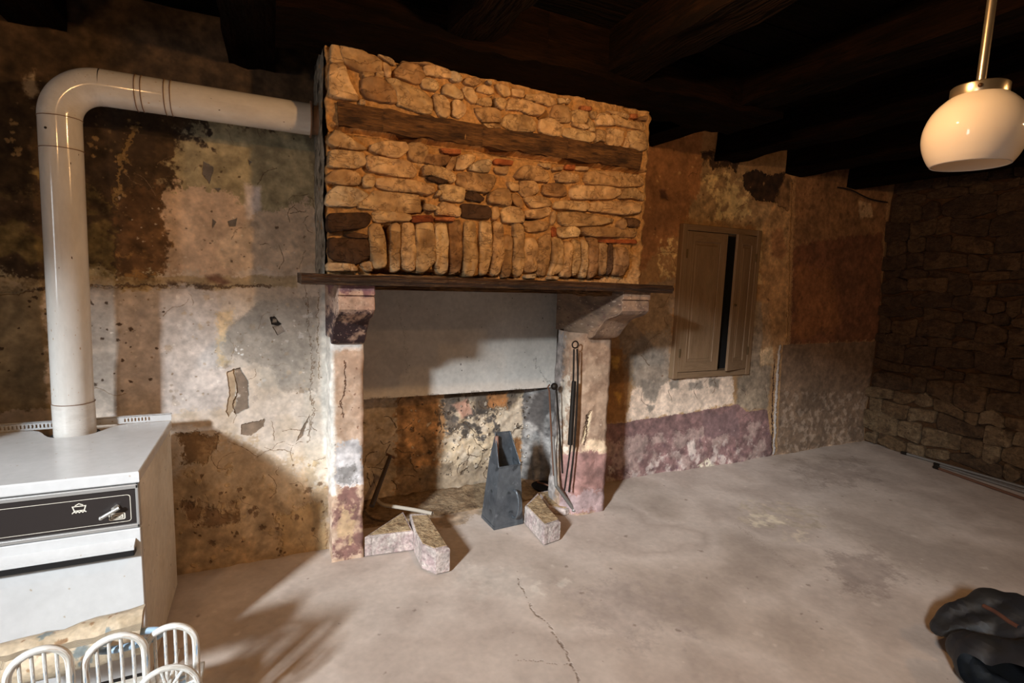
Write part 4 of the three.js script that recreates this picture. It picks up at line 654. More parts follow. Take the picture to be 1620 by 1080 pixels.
// ================================================================ THINGS IN THE HEARTH
{
  const T = new Paint(512, 512, 0, 0, 1, 1).base([0xa79a94, 0xb8aba4, 0xaf9c98, 0xc2b6ae], 0.6, 0);
  T.each((x, y, i) => { const v = nz(1, x * 2, y * 2); T.mix(i, hex(0x9a7e80), sstep(0.1, 0.6, v) * 0.4, 1); const d = nz(2, x * 2 + 0.4, y * 2); T.mix(i, hex(0x7f7872), sstep(0.35, 0.7, d) * 0.4, 1); });
  const HS = T.grain(0.1, 0.003).material({ repeat: true, bump: 1.5 });
  const dust = tinted(STONE, 0xd6ccbe);
  const block = (label, px, h, bev = 0.012, grp) => {
    const o = polyY(h, px), cx = o.reduce((s, p) => s + p[0], 0) / o.length, cz = o.reduce((s, p) => s + p[1], 0) / o.length;
    let a = 0; o.forEach((p, i) => { const q = o[(i + 1) % o.length]; a += p[0] * q[1] - q[0] * p[1]; }); if (a > 0) o.reverse();
    const t = thing('hearth_stone', label, 'stone', [cx, 0, cz], 'loose stones in the hearth');
    const g = slab(o, 0, h, bev), inner = o.map(([x, z]) => [cx + (x - cx) * 0.86, cz + (z - cz) * 0.86]);
    mesh('block', uvBox(g, 0.5), HS, t); mesh('dusty_top', uvBox(slab(inner, h - 0.004, h + 0.003, 0), 0.5), dust, t);
  };
  block('low triangular stone kerb between fireplace jamb and long block', [577, 849, 638, 809, 654, 840], 0.118, 0.006);
  block('long mauve grey stone block with rounded corner beside triangular kerb', [656, 840, 648, 812, 676, 811, 712, 866, 690, 871, 668, 862], 0.14, 0.012);
  block('short octagonal ended stone block in front of grey coal scuttle', [830, 799, 851, 779, 866, 800, 887, 824, 862, 832], 0.125, 0.012);
  block('low dusty stone slab behind the short block by fire irons', [850, 778, 884, 772, 926, 793, 895, 806, 868, 801], 0.045, 0.01);

  // coal scuttle
  const c = thing('coal_scuttle', 'tall tapered dark grey metal coal scuttle standing in the fireplace', 'scuttle', [1.375, 0, -2.98]);
  const zinc = new Paint(256, 256, 0, 0, 1, 1).base([0x4d5257, 0x5a5f65, 0x666b70, 0x53585d], 0.5, 1).spots(60, 7, [0, 0, 1, 1], 0x8b9096, 0.005, 0.02, { a: 0.5 }).spots(40, 8, [0, 0, 1, 1], 0x24282b, 0.01, 0.04, { a: 0.5 }).grain(0.05, 0.0008).material({ repeat: true, roughness: 0.45 }); zinc.metalness = 0.45;
  const bot = [[1.268, -2.885], [1.478, -2.9], [1.492, -3.085], [1.258, -3.075]], f = 0.4, bk = 0.585;
  const ring = (y, k, sh = [0, 0]) => bot.map(([x, z]) => [1.38 + (x - 1.38) * k + sh[0], y, -2.975 + (z + 2.975) * k + sh[1]]);
  const quad = (P, UV, I, a, b, cc, d) => { const n = P.length / 3; P.push(...a, ...b, ...cc, ...d); const w = Math.hypot(b[0] - a[0], b[2] - a[2]), h = d[1] - a[1]; UV.push(0, 0, w, 0, w, h, 0, h); I.push(n, n + 1, n + 2, n, n + 2, n + 3); };
  const solid = (rings, cap) => { const P = [], UV = [], I = []; for (let k = 0; k + 1 < rings.length; k++) for (let i = 0; i < 4; i++) { const j = (i + 1) % 4; quad(P, UV, I, rings[k][i], rings[k][j], rings[k + 1][j], rings[k + 1][i]); } if (cap) quad(P, UV, I, rings[0][3], rings[0][2], rings[0][1], rings[0][0]); const g = new THREE.BufferGeometry(); g.setAttribute('position', new THREE.Float32BufferAttribute(P, 3)); g.setAttribute('uv', new THREE.Float32BufferAttribute(UV, 2)); g.setIndex(I); g.computeVertexNormals(); return g; };
  const sh = ring(f, 0.75), topR = [[1.315, 0.402, -2.935], [1.44, 0.402, -2.945], [1.415, bk, -3.035], [1.325, bk, -3.035]];
  const inn = (r, t) => r.map(([x, y, z]) => [1.378 + (x - 1.378) * (1 - t), y, -2.985 + (z + 2.985) * (1 - t)]);
  const sh2 = sh.map((p) => p.slice());
  mesh('body', solid([ring(0.012, 1), ring(0.03, 1), sh2], true), zinc, c);
  const hood = solid([sh2, [[sh[0][0], f + 0.004, sh[0][2]], [sh[1][0], f + 0.004, sh[1][2]], [1.43, bk, -3.045], [1.325, bk, -3.045]]], false); zinc.side = THREE.DoubleSide;
  mesh('hood', hood, zinc, c);
  // cut the hood's front open: the front face is left out of it
  const hp = hood.index.array; hood.setIndex([...hp].slice(6));
  mesh('inner_wall', solid([inn(ring(0.03, 1), 0.06), inn(sh2, 0.06)], false), zinc, c);
  mesh('rim', join(rod(sh[0], sh[1], 0.005), rod(sh[1], [1.43, bk, -3.045], 0.004), rod([1.43, bk, -3.045], [1.325, bk, -3.045], 0.004), rod([1.325, bk, -3.045], sh[0], 0.004)), zinc, c);
  mesh('base_band', solid([ring(0.0, 1.02), ring(0.02, 1.02)], true), zinc, c);
  mesh('handle', join(tube([[1.405, 0.235, -2.9], [1.405, 0.245, -2.868], [1.413, 0.2, -2.845], [1.412, 0.12, -2.84], [1.405, 0.07, -2.86], [1.403, 0.06, -2.9]], 0.009, 30, 8)), tinted(zinc, 0xffffff, 0.4), c);
  mesh('rust_strip', rod([1.335, 0.1, -3.0], [1.325, 0.57, -3.02], 0.011, 0.013, 6), plain(0x8c6a5c, 0.8), c, 'reddish rusted strip inside the scuttle');  // rusted inner face of the scuttle, modelled as an upright strip

  // fire irons by the right jamb
  const tongs = thing('fire_tongs', 'black iron fire tongs with ring top leaning on right jamb', 'tongs', atZ(893, 780, -2.85).setY(0).toArray());
  const q = (x, y, z) => atZ(x, y, z); const torus = (p, r, t) => new THREE.TorusGeometry(r, t, 8, 20).translate(p.x, p.y, p.z);
  mesh('ring', torus(q(910, 545, -2.84), 0.022, 0.005), IRON, tongs);
  mesh('arm', tube([q(908, 552, -2.84), q(907, 600, -2.84), q(903, 700, -2.84), q(893, 776, -2.84)], 0.006), IRON, tongs);
  mesh('arm', tube([q(913, 552, -2.84), q(914, 600, -2.84), q(909, 700, -2.84), q(900, 778, -2.84)], 0.006), IRON, tongs);
  mesh('grip', rod(q(908, 603, -2.835), q(902, 703, -2.835), 0.015, 0.017, 12), IRON, tongs);
  const pk = thing('poker', 'thin iron poker with dark round knob in the fireplace corner', 'poker', atZ(890, 748, -2.95).setY(0).toArray());
  mesh('knob', new THREE.SphereGeometry(0.024, 16, 12).translate(...q(877, 611, -2.95).toArray()), IRON, pk);
  mesh('shaft', tube([q(880, 615, -2.95), q(885, 680, -2.95), q(890, 748, -2.95)], 0.006), IRON, pk);
  const ps = thing('poker', 'slim rusty iron rod beside the knobbed poker', 'poker', atZ(876, 700, -2.97).setY(0).toArray());
  mesh('shaft', tube([q(869, 618, -2.97), q(871, 660, -2.97), q(876, 752, -2.97)], 0.006), RUST, ps);
  mesh('hook', tube([q(869, 618, -2.97), q(867, 612, -2.97), q(870, 608, -2.96)], 0.005, 10), RUST, ps);
  const fb = thing('flat_iron_bar', 'pale flat iron bar with round knob end reaching over hearth stones', 'iron bar', atY(880, 752, 0.12).setY(0).toArray());
  const p0 = q(875, 690, -2.93), p1 = q(880, 768, -2.9), p2 = atY(908, 806, 0.03);
  mesh('bar', join(rod(p0, p1, 0.008, 0.012, 8), rod(p1, p2, 0.012, 0.014, 8)), DULLSTEEL, fb);
  mesh('knob', new THREE.SphereGeometry(0.022, 16, 12).scale(1, 0.8, 1).translate(p2.x, p2.y, p2.z), DULLSTEEL, fb);
  const st = thing('fire_grate_rod', 'short thin iron rod lying across behind the right hearth stones', 'iron rod', atY(890, 770, 0.06).setY(0.06).toArray());
  mesh('rod', rod(atY(850, 762, 0.07), atY(926, 786, 0.066), 0.007, 0.006, 8), RUST, st);
  const ash = thing('ash_pan', 'shallow dark iron pan under the fire irons', 'pan', atY(862, 770, 0.02).setY(0).toArray());
  const ac = atY(862, 768, 0.03); mesh('dish', new THREE.LatheGeometry([[0.0, 0.004], [0.07, 0.004], [0.1, 0.03], [0.105, 0.03], [0.073, 0], [0, 0]].map((v) => new THREE.Vector2(...v)), 24).translate(ac.x, 0, ac.z), IRON, ash);
  // left side of the hearth
  const lb = thing('iron_strap', 'dark iron strap bar leaning in the left shadow of the fireplace', 'iron bar', atZ(588, 800, -3.05).setY(0).toArray());
  mesh('bar', rod(atZ(588, 800, -3.02), atZ(617, 722, -3.35), 0.016, 0.014, 6), plain(0x4a3e36, 0.7, { metalness: 0.3 }), lb); mesh('tip', rod(atZ(612, 718, -3.36), atZ(624, 724, -3.36), 0.008, 0.008, 6), RUST, lb);
  const sk = thing('curved_stick', 'pale curved stick lying across the hearth stones', 'stick', atY(640, 803, 0.15).setY(0.14).toArray());
  mesh('stick', tube([atY(592, 787, 0.17), atY(606, 798, 0.165), atY(630, 802, 0.155), atY(660, 807, 0.155), atY(684, 812, 0.158)], 0.012, 30, 8), plain(0xa49a8c, 0.85), sk);
}

// ================================================================ THE STOVE
{
  const st = thing('cooking_stove', 'white enamel cooking stove with dark control panel below the flue pipe', 'stove', [-0.9, 0, -2.58]);
  const en = new Paint(1024, 1024, 0, 0, 1, 1).base([0xc6c6c6, 0xcbcbcb, 0xc8c8c8], 1, 0).spots(50, 3, [0, 0, 1, 1], 0x9c8468, 0.002, 0.006, { a: 0.5 }).grain(0.012, 0.0001);
  const white = en.material({ repeat: true, roughness: 0.22, bump: 0.3 });
  const cream = new Paint(512, 512, 0, 0, 1, 1).base([0xcfc4b4, 0xd6ccbc, 0xcabda9], 0.7, 1).spots(26, 5, [0, 0, 1, 1], 0x4a3726, 0.003, 0.009, {}).spots(60, 6, [0, 0, 1, 1], 0xa98c66, 0.003, 0.01, { a: 0.5 }).grain(0.03, 0.0003).material({ repeat: true, roughness: 0.4 });
  const X1 = -0.442, X0 = -1.38, Z1 = -2.215, Z0 = -2.925, Y = 0.852;
  const dark = plain(0x201c1b, 0.4), black = plain(0x0e0e10, 0.5), trim = plain(0xb9b8b6, 0.35, { metalness: 0.6 });
  mesh('side_panel', uvBox(rbox(X1 - 0.02, X1 - 0.006, 0.005, 0.815, Z0, Z1 - 0.02, 0.003), 1), cream, st, 'cream side panel speckled with rust');
  mesh('side_panel', uvBox(rbox(X0 + 0.006, X0 + 0.02, 0.005, 0.815, Z0, Z1 - 0.02, 0.003), 1), cream, st);
  mesh('body', box(X0 + 0.021, X1 - 0.021, 0.03, 0.815, Z0 + 0.01, Z1 - 0.03), plain(0x2c2723, 0.8), st);
  // top plate, open round the pipe
  const s = new THREE.Shape(); s.moveTo(X0, -Z0); s.lineTo(X0, -Z1); s.lineTo(X1, -Z1); s.lineTo(X1, -Z0); s.closePath();
  const PX = -0.795, PZ = -2.86, ho = new THREE.Path(); ho.absarc(PX, -PZ, 0.09, 0, Math.PI * 2, true); 
  { const notch = new THREE.Path(); s.curves.length = 0; s.currentPoint.set(0, 0); s.moveTo(X0, -Z1); s.lineTo(X1, -Z1); s.lineTo(X1, -Z0); s.lineTo(PX + 0.2, -Z0); s.bezierCurveTo(PX + 0.12, -Z0, PX + 0.11, -PZ - 0.02, PX + 0.09, -PZ - 0.04); s.bezierCurveTo(PX + 0.06, -PZ - 0.115, PX - 0.06, -PZ - 0.115, PX - 0.09, -PZ - 0.04); s.bezierCurveTo(PX - 0.11, -PZ - 0.02, PX - 0.12, -Z0, PX - 0.2, -Z0); s.lineTo(X0, -Z0); s.closePath(); }
  // shape y is -z, so turning it flat puts the front at its true place
  const tg = new THREE.ExtrudeGeometry(s, { depth: 0.03, bevelEnabled: true, bevelSize: 0.004, bevelThickness: 0.006, bevelOffset: -0.004, bevelSegments: 3, curveSegments: 12 }).rotateX(-Math.PI / 2).translate(0, Y - 0.036, 0);
  mesh('top_plate', uvBox(tg, 1), white, st, 'white enamel top plate cut out round the flue');
  mesh('flue_socket', join(new THREE.CylinderGeometry(0.088, 0.088, 0.02, 40).translate(PX, Y - 0.024, PZ)), plain(0x1b1512, 0.8), st);
  // raised back rail with slots
  const rs = new THREE.Shape(); rs.moveTo(X0, Y); rs.lineTo(X1, Y); rs.lineTo(X1, Y + 0.032); rs.lineTo(X0, Y + 0.032); rs.closePath();
  for (const [a, b] of [[-1.25, -0.86], [-0.63, -0.53]]) for (let x = a; x < b; x += 0.0135) { const h = new THREE.Path(); h.moveTo(x, Y + 0.008); h.lineTo(x, Y + 0.024); h.lineTo(x + 0.0065, Y + 0.024); h.lineTo(x + 0.0065, Y + 0.008); h.closePath(); rs.holes.push(h); }
  mesh('back_rail', new THREE.ExtrudeGeometry(rs, { depth: 0.006, bevelEnabled: false }).translate(0, 0, Z0 - 0.008), white, st, 'white slotted rail along the back edge');
  mesh('rail_cap', rbox(X0, X1, Y + 0.028, Y + 0.034, Z0 - 0.022, Z0 - 0.002, 0.002), white, st);
  // front: control panel, drawer strip with handle, door
  mesh('panel_surround', join(rbox(X0 + 0.01, X1 - 0.004, 0.79, 0.806, Z1 - 0.03, Z1 + 0.002, 0.003), rbox(X0 + 0.01, X1 - 0.004, 0.642, 0.656, Z1 - 0.03, Z1 + 0.002, 0.003), rbox(X1 - 0.014, X1 - 0.004, 0.642, 0.806, Z1 - 0.03, Z1 + 0.002, 0.003), rbox(X0 + 0.01, X0 + 0.02, 0.642, 0.806, Z1 - 0.03, Z1 + 0.002, 0.003)), trim, st, 'pale metal surround of the control panel');
  const cv = document.createElement('canvas'); cv.width = 2048; cv.height = 336; const cx = cv.getContext('2d');
  cx.fillStyle = '#2a2524'; cx.fillRect(0, 0, 2048, 336); cx.strokeStyle = '#d8d2c4'; cx.lineWidth = 5;
  const rr = (x, y, w, h, r) => { cx.beginPath(); cx.moveTo(x + r, y); cx.lineTo(x + w - r, y); cx.quadraticCurveTo(x + w, y, x + w, y + r); cx.lineTo(x + w, y + h - r); cx.quadraticCurveTo(x + w, y + h, x + w - r, y + h); cx.lineTo(x + r, y + h); cx.quadraticCurveTo(x, y + h, x, y + h - r); cx.lineTo(x, y + r); cx.quadraticCurveTo(x, y, x + r, y); cx.stroke(); };
  rr(40, 56, 1968, 250, 26); cx.lineWidth = 8;
  { const ix = 1672, iy = 110; cx.beginPath(); cx.moveTo(ix - 42, iy); cx.lineTo(ix + 42, iy); cx.lineTo(ix + 32, iy + 40); cx.lineTo(ix - 32, iy + 40); cx.closePath(); cx.stroke(); cx.beginPath(); cx.moveTo(ix - 26, iy - 8); cx.lineTo(ix, iy - 24); cx.lineTo(ix + 26, iy - 8); cx.stroke(); cx.beginPath(); cx.moveTo(ix - 44, iy + 54); for (let k = 0; k < 9; k++) cx.lineTo(ix - 44 + k * 11, iy + (k % 2 ? 46 : 58)); cx.stroke(); }
  rr(1862, 222, 104, 56, 10); cx.beginPath(); cx.moveTo(1880, 254); cx.lineTo(1905, 242); cx.lineTo(1930, 254); cx.lineTo(1950, 244); cx.stroke(); cx.strokeRect(1876, 236, 76, 28);
  const ct = new THREE.CanvasTexture(cv); ct.colorSpace = THREE.SRGBColorSpace;
  const pg = box(X0 + 0.02, X1 - 0.014, 0.656, 0.79, Z1 - 0.03, Z1 - 0.006);
  const cp = mesh('control_panel', pg, [dark, dark, dark, dark, new THREE.MeshPhysicalMaterial({ map: ct, roughness: 0.35 }), dark], st, 'dark control panel outlined in white with cooking symbols');
  const lev = mesh('lever', join(rod([-0.512, 0.728, Z1 - 0.006], [-0.52, 0.726, Z1 + 0.014], 0.008, 0.008, 12), rod([-0.503, 0.73, Z1 + 0.014], [-0.556, 0.702, Z1 + 0.02], 0.006, 0.006, 10), new THREE.SphereGeometry(0.007, 12, 8).translate(-0.556, 0.702, Z1 + 0.02)), plain(0xc8c6c0, 0.3, { metalness: 0.7 }), st, 'chrome lever'); st.remove(lev); cp.add(lev); lev.position.sub(cp.position);
  const door = mesh('door', uvBox(rbox(X0 + 0.008, X1 - 0.004, 0.06, 0.638, Z1 - 0.03, Z1, 0.004), 1), white, st, 'plain white enamel oven door');
  const hs = new THREE.Shape(); hs.moveTo(0, 0.602); hs.lineTo(0.034, 0.585); hs.lineTo(0.034, 0.572); hs.lineTo(0.0, 0.572); hs.closePath();
  const sub = (n, g, m, l) => { const h = mesh(n, g, m, st, l); st.remove(h); door.add(h); };
  sub('handle', new THREE.ExtrudeGeometry(hs, { depth: X1 - X0 - 0.05, bevelEnabled: false }).rotateY(-Math.PI / 2).translate(X1 - 0.02, 0, Z1), white, 'white bevelled door handle');
  sub('handle_grip', rbox(X0 + 0.03, X1 - 0.02, 0.548, 0.573, Z1 - 0.005, Z1 + 0.032, 0.004), black, 'black underside grip of the handle');
  mesh('plinth', box(X0 + 0.03, X1 - 0.03, 0, 0.06, Z0 + 0.03, Z1 - 0.05), dark, st);

  // flue pipe
  const pp = new Paint(512, 512, 0, 0, 1, 1).base([0xd2cec8, 0xd8d4ce, 0xcfcac3], 1, 0).spots(45, 4, [0, 0, 1, 0.35], 0xa8845c, 0.002, 0.008, { a: 0.7 }).spots(12, 5, [0, 0.3, 1, 1], 0x3a2c22, 0.002, 0.007, {}).grain(0.012, 0.0001).material({ repeat: true, roughness: 0.12, bump: 0.3 });
  const pt = thing('flue_pipe', 'glossy white enamel flue pipe bending from stove into chimney breast', 'pipe', [PX, Y - 0.01, PZ]);
  const R = 0.0735, xt = -0.772, yh = 2.333, rb = 0.15, zt = -2.852;
  const vTop = [xt, yh - rb, zt]; mesh('vertical_pipe', rod([PX, Y + 0.13, PZ], vTop, R, R, 48), pp, pt);
  mesh('pipe_foot', rod([PX, Y - 0.012, PZ], [PX, Y + 0.13, PZ], R + 0.002, R + 0.002, 48), pp, pt, 'rust speckled lowest pipe section');
  const arc = []; for (let k = 0; k <= 12; k++) { const t = k / 12 * Math.PI / 2; arc.push(new THREE.Vector3(xt + rb - rb * Math.cos(t), yh - rb + rb * Math.sin(t), zt)); }
  mesh('elbow', new THREE.TubeGeometry(new THREE.CatmullRomCurve3(arc), 40, R + 0.0008, 48), pp, pt);
  mesh('horizontal_pipe', rod([xt + rb, yh, zt], [0.205, yh - 0.004, zt], R, R, 48), pp, pt);
  const seam = plain(0x7a5a40, 0.6), bandV = (y) => { const t = (y - Y) / (vTop[1] - Y), x = PX + (xt - PX) * t, z = PZ + (zt - PZ) * t; return new THREE.TorusGeometry(R + 0.0012, 0.0016, 6, 48).rotateX(Math.PI / 2).translate(x, y, z); };
  for (const y of [Y + 0.132, 2.06, 2.185]) mesh('seam', bandV(y), seam, pt);
  for (const x of [-0.5, -0.478, -0.395, -0.372]) mesh('seam', new THREE.TorusGeometry(R + 0.0012, 0.0018, 6, 48).rotateY(Math.PI / 2).translate(x, yh - 0.001, zt), seam, pt);
  mesh('screw', new THREE.SphereGeometry(0.005, 8, 6).translate(xt - 0.03, 2.13, zt + R - 0.005), plain(0x1c1512, 0.7), pt);
  mesh('collar', join(rod([0.198, yh - 0.004, zt], [0.204, yh - 0.004, zt], R + 0.012, R + 0.012, 40), rod([0.203, yh - 0.004, zt], [0.26, yh - 0.004, zt], R - 0.006, R - 0.006, 40)), plain(0x8a6d58, 0.7), pt, 'dull brown metal collar where the pipe enters');
}

// ================================================================ CUPBOARD, PENDANT LAMP, SMALL THINGS
{
  const paintM = new Paint(512, 512, 0, 0, 1, 1).base([0x826c52, 0x886f56, 0x7c654c], 0.9, 0).spots(20, 3, [0, 0, 1, 1], 0x6d573f, 0.002, 0.006, { a: 0.7 }).grain(0.03, 0.0005).material({ repeat: true, roughness: 0.5 });
  const c = thing('wall_cupboard', 'beige painted two door cupboard let into the wall', 'cupboard', [3.44, 0.81, ZR]);
  const { x0, x1, y0, y1 } = CUP, zf = ZR + 0.045, fwid = 0.05;
  mesh('frame', join(rbox(x0, x0 + fwid, y0, y1, ZR - 0.1, zf, 0.006), rbox(x1 - fwid, x1, y0, y1, ZR - 0.1, zf, 0.006), rbox(x0 + fwid - 0.01, x1 - fwid + 0.01, y0, y0 + fwid, ZR - 0.1, zf - 0.003, 0.006), rbox(x0 + fwid - 0.01, x1 - fwid + 0.01, y1 - fwid, y1, ZR - 0.1, zf - 0.003, 0.006)), paintM, c);
  mesh('gap_dark_sheet', box(x0 + 0.02, x1 - 0.02, y0 + 0.02, y1 - 0.02, ZR - 0.06, ZR - 0.045), plain(0x0d0a08, 0.95), c);  // black sheet close behind the doors, standing in for the shade in their gap
  const doorGeo = (w, h) => { // from its hinge side, x 0..w
    const m = 0.075, t = 0.022; return join(rbox(0, m, 0, h, 0, t, 0.003), rbox(w - m, w, 0, h, 0, t, 0.003), rbox(m - 0.004, w - m + 0.004, 0, m, 0, t, 0.003), rbox(m - 0.004, w - m + 0.004, h - m, h, 0, t, 0.003), rbox(m - 0.002, w - m + 0.002, m - 0.002, h - m + 0.002, 0.002, t - 0.01, 0.002),
      rbox(m + 0.03, w - m - 0.03, m + 0.03, h - m - 0.03, 0.004, t - 0.004, 0.006), rod([m, m, t - 0.004], [m, h - m, t - 0.004], 0.006), rod([w - m, m, t - 0.004], [w - m, h - m, t - 0.004], 0.006), rod([m, m, t - 0.004], [w - m, m, t - 0.004], 0.006), rod([m, h - m, t - 0.004], [w - m, h - m, t - 0.004], 0.006)); };
  const H = y1 - y0 - 2 * fwid - 0.01, wl = 0.44, wr = 0.305;
  const dl = new THREE.Mesh(doorGeo(wl, H), paintM); dl.name = 'door'; dl.position.set(x0 + fwid - 3.44, fwid + 0.005, 0.02); c.add(dl);
  const dr = new THREE.Mesh(doorGeo(wr, H), paintM); dr.name = 'door'; dr.position.set(x1 - fwid - 3.44, fwid + 0.005, 0.042); dr.rotation.y = Math.PI; dr.scale.z = -1; c.add(dr);
  dr.scale.set(-1, 1, 1); dr.rotation.y = 12 * D; dr.position.z = 0.02;
  const brass = plain(0x5b4a30, 0.5, { metalness: 0.6 });
  const k1 = new THREE.Mesh(new THREE.CylinderGeometry(0.008, 0.01, 0.018, 14).rotateX(Math.PI / 2), brass); k1.name = 'knob'; k1.position.set(0.03, H * 0.5, 0.03); const k2 = k1.clone(); k2.position.set(wr - 0.03, H * 0.49, 0.03); dr.add(k2);
  const hg = new THREE.CylinderGeometry(0.006, 0.006, 0.07, 10);
  for (const [d, side] of [[dl, 0], [dr, 0]]) for (const y of [0.16, H - 0.18]) { const h = new THREE.Mesh(hg, brass); h.name = 'hinge'; h.position.set(0.004, y, 0.026); d.add(h); }
  // pendant lamp
  const G = ray(1540, 215), hd = Math.hypot(G.x, G.z), S = 2.28, LX = G.x / hd * S, LZ = G.z / hd * S;
  const lamp = thing('pendant_lamp', 'cream opal glass globe lamp hanging on a brass rod', 'lamp', [LX, TOP, LZ]);
  const yC = 2.226, opal = new THREE.MeshPhysicalMaterial({ color: 0xfff8ee, roughness: 0.6, transmission: 0.24, thickness: 0, clearcoat: 1, clearcoatRoughness: 0.04, side: THREE.DoubleSide });
  const prof = [[0.064, 0], [0.088, -0.018], [0.115, -0.05], [0.131, -0.09], [0.135, -0.125], [0.13, -0.16], [0.117, -0.195], [0.103, -0.218], [0.1, -0.222], [0.098, -0.218], [0.113, -0.194], [0.126, -0.16], [0.131, -0.125], [0.127, -0.09], [0.112, -0.052], [0.086, -0.021], [0.06, -0.003]];
  const pc = new THREE.SplineCurve(prof.slice(0, 8).map((v) => new THREE.Vector2(...v))).getPoints(40).concat(new THREE.SplineCurve(prof.slice(9).map((v) => new THREE.Vector2(...v))).getPoints(40));
  mesh('glass_shade', new THREE.LatheGeometry(pc, 72).translate(LX, yC, LZ), opal, lamp, 'cream opal glass shade open below');
  const met = plain(0xc9bda8, 0.28, { metalness: 0.9 });
  mesh('gallery', new THREE.LatheGeometry([[0.012, 0.03], [0.07, 0.026], [0.074, 0.022], [0.074, -0.006], [0.07, -0.008], [0.068, 0.018], [0.012, 0.024]].map((v) => new THREE.Vector2(...v)), 56).translate(LX, yC, LZ), met, lamp, 'brushed brass gallery ring');
  { const a = Math.atan2(-LZ, -LX); mesh('thumb_screw', new THREE.SphereGeometry(0.0065, 12, 8).translate(LX + Math.cos(a) * 0.075, yC + 0.008, LZ + Math.sin(a) * 0.075), plain(0x4a3320, 0.5, { metalness: 0.5 }), lamp); }
  mesh('rod', rod([LX, yC + 0.02, LZ], [LX, TOP - 0.03, LZ], 0.0125, 0.0125, 24), met, lamp, 'brass tube');
  mesh('ceiling_cup', new THREE.LatheGeometry([[0.013, -0.07], [0.03, -0.06], [0.05, -0.01], [0.052, 0], [0, 0]].map((v) => new THREE.Vector2(...v)), 32).translate(LX, TOP, LZ), met, lamp);
  // bare bulbs behind the photographer, the warm light of the room
  LAMPS.forEach(([x, y, z, cd], k) => {
    const b = thing('bulb_holder', ['bare warm bulb hanging from the ceiling before the fireplace', 'bare warm bulb hanging from ceiling near the rubble wall', 'bare warm bulb hanging from the ceiling before the stove'][k], 'lamp', [x, TOP, z]);
    mesh('flex', rod([x, y + 0.1, z], [x, TOP, z], 0.003, 0.003, 8), plain(0x1c1814, 0.7), b); mesh('socket', rod([x, y + 0.035, z], [x, y + 0.1, z], 0.017, 0.015, 16), plain(0x2a2320, 0.5), b);
    const bm = new THREE.MeshStandardMaterial({ color: 0xfff0d8, emissive: LAMP_COLOUR, emissiveIntensity: 60, roughness: 0.4 });
    mesh('light_bulb', new THREE.SphereGeometry(0.03, 20, 14).scale(1, 1.2, 1).translate(x, y, z), bm, b);
    const L = new THREE.PointLight(LAMP_COLOUR, cd, 0, 2); L.position.set(x, y, z); L.castShadow = true; L.shadow.radius = 1.5; L.shadow.bias = -0.001; scene.add(L);
  });
  // loose cable at the wall head
  const cab = thing('cable', 'thin black cable drooping at the wall head above plastered bay', 'cable', atZ(1370, 308, ZR + 0.03).toArray());
  mesh('wire', tube([atZ(1325, 296, ZR + 0.025), atZ(1345, 300, ZR + 0.025), atZ(1375, 314, ZR + 0.03), atZ(1404, 320, ZR + 0.03)], 0.006, 30, 6), plain(0x15110e, 0.7), cab);
  // rods along the foot of the rubble wall
  const rods = [['long pale steel rod lying along the foot of the rubble wall', [1426, 715], [1650, 779], 0.012, DULLSTEEL, 0.02], ['second steel rod lying beside the long pale rod', [1478, 733], [1660, 790], 0.011, DULLSTEEL, 0.018], ['rusty flat bar on the floor before the steel rods', [1477, 738], [1660, 803], 0.012, RUST, 0.012]];
  for (const [l, a, b, r, m, y] of rods) { const A = atY(...a, y), B = atY(...b, y), t = thing('metal_rod', l, 'metal rod', [(A.x + B.x) / 2, 0, (A.z + B.z) / 2], 'rods by the rubble wall'); mesh('rod', rod(A, B, r, r, 10), m, t); mesh('end_cap', rod(A, A.clone().add(B.clone().sub(A).normalize().multiplyScalar(0.05)), r * 1.25, r * 1.25, 10), IRON, t); }
}

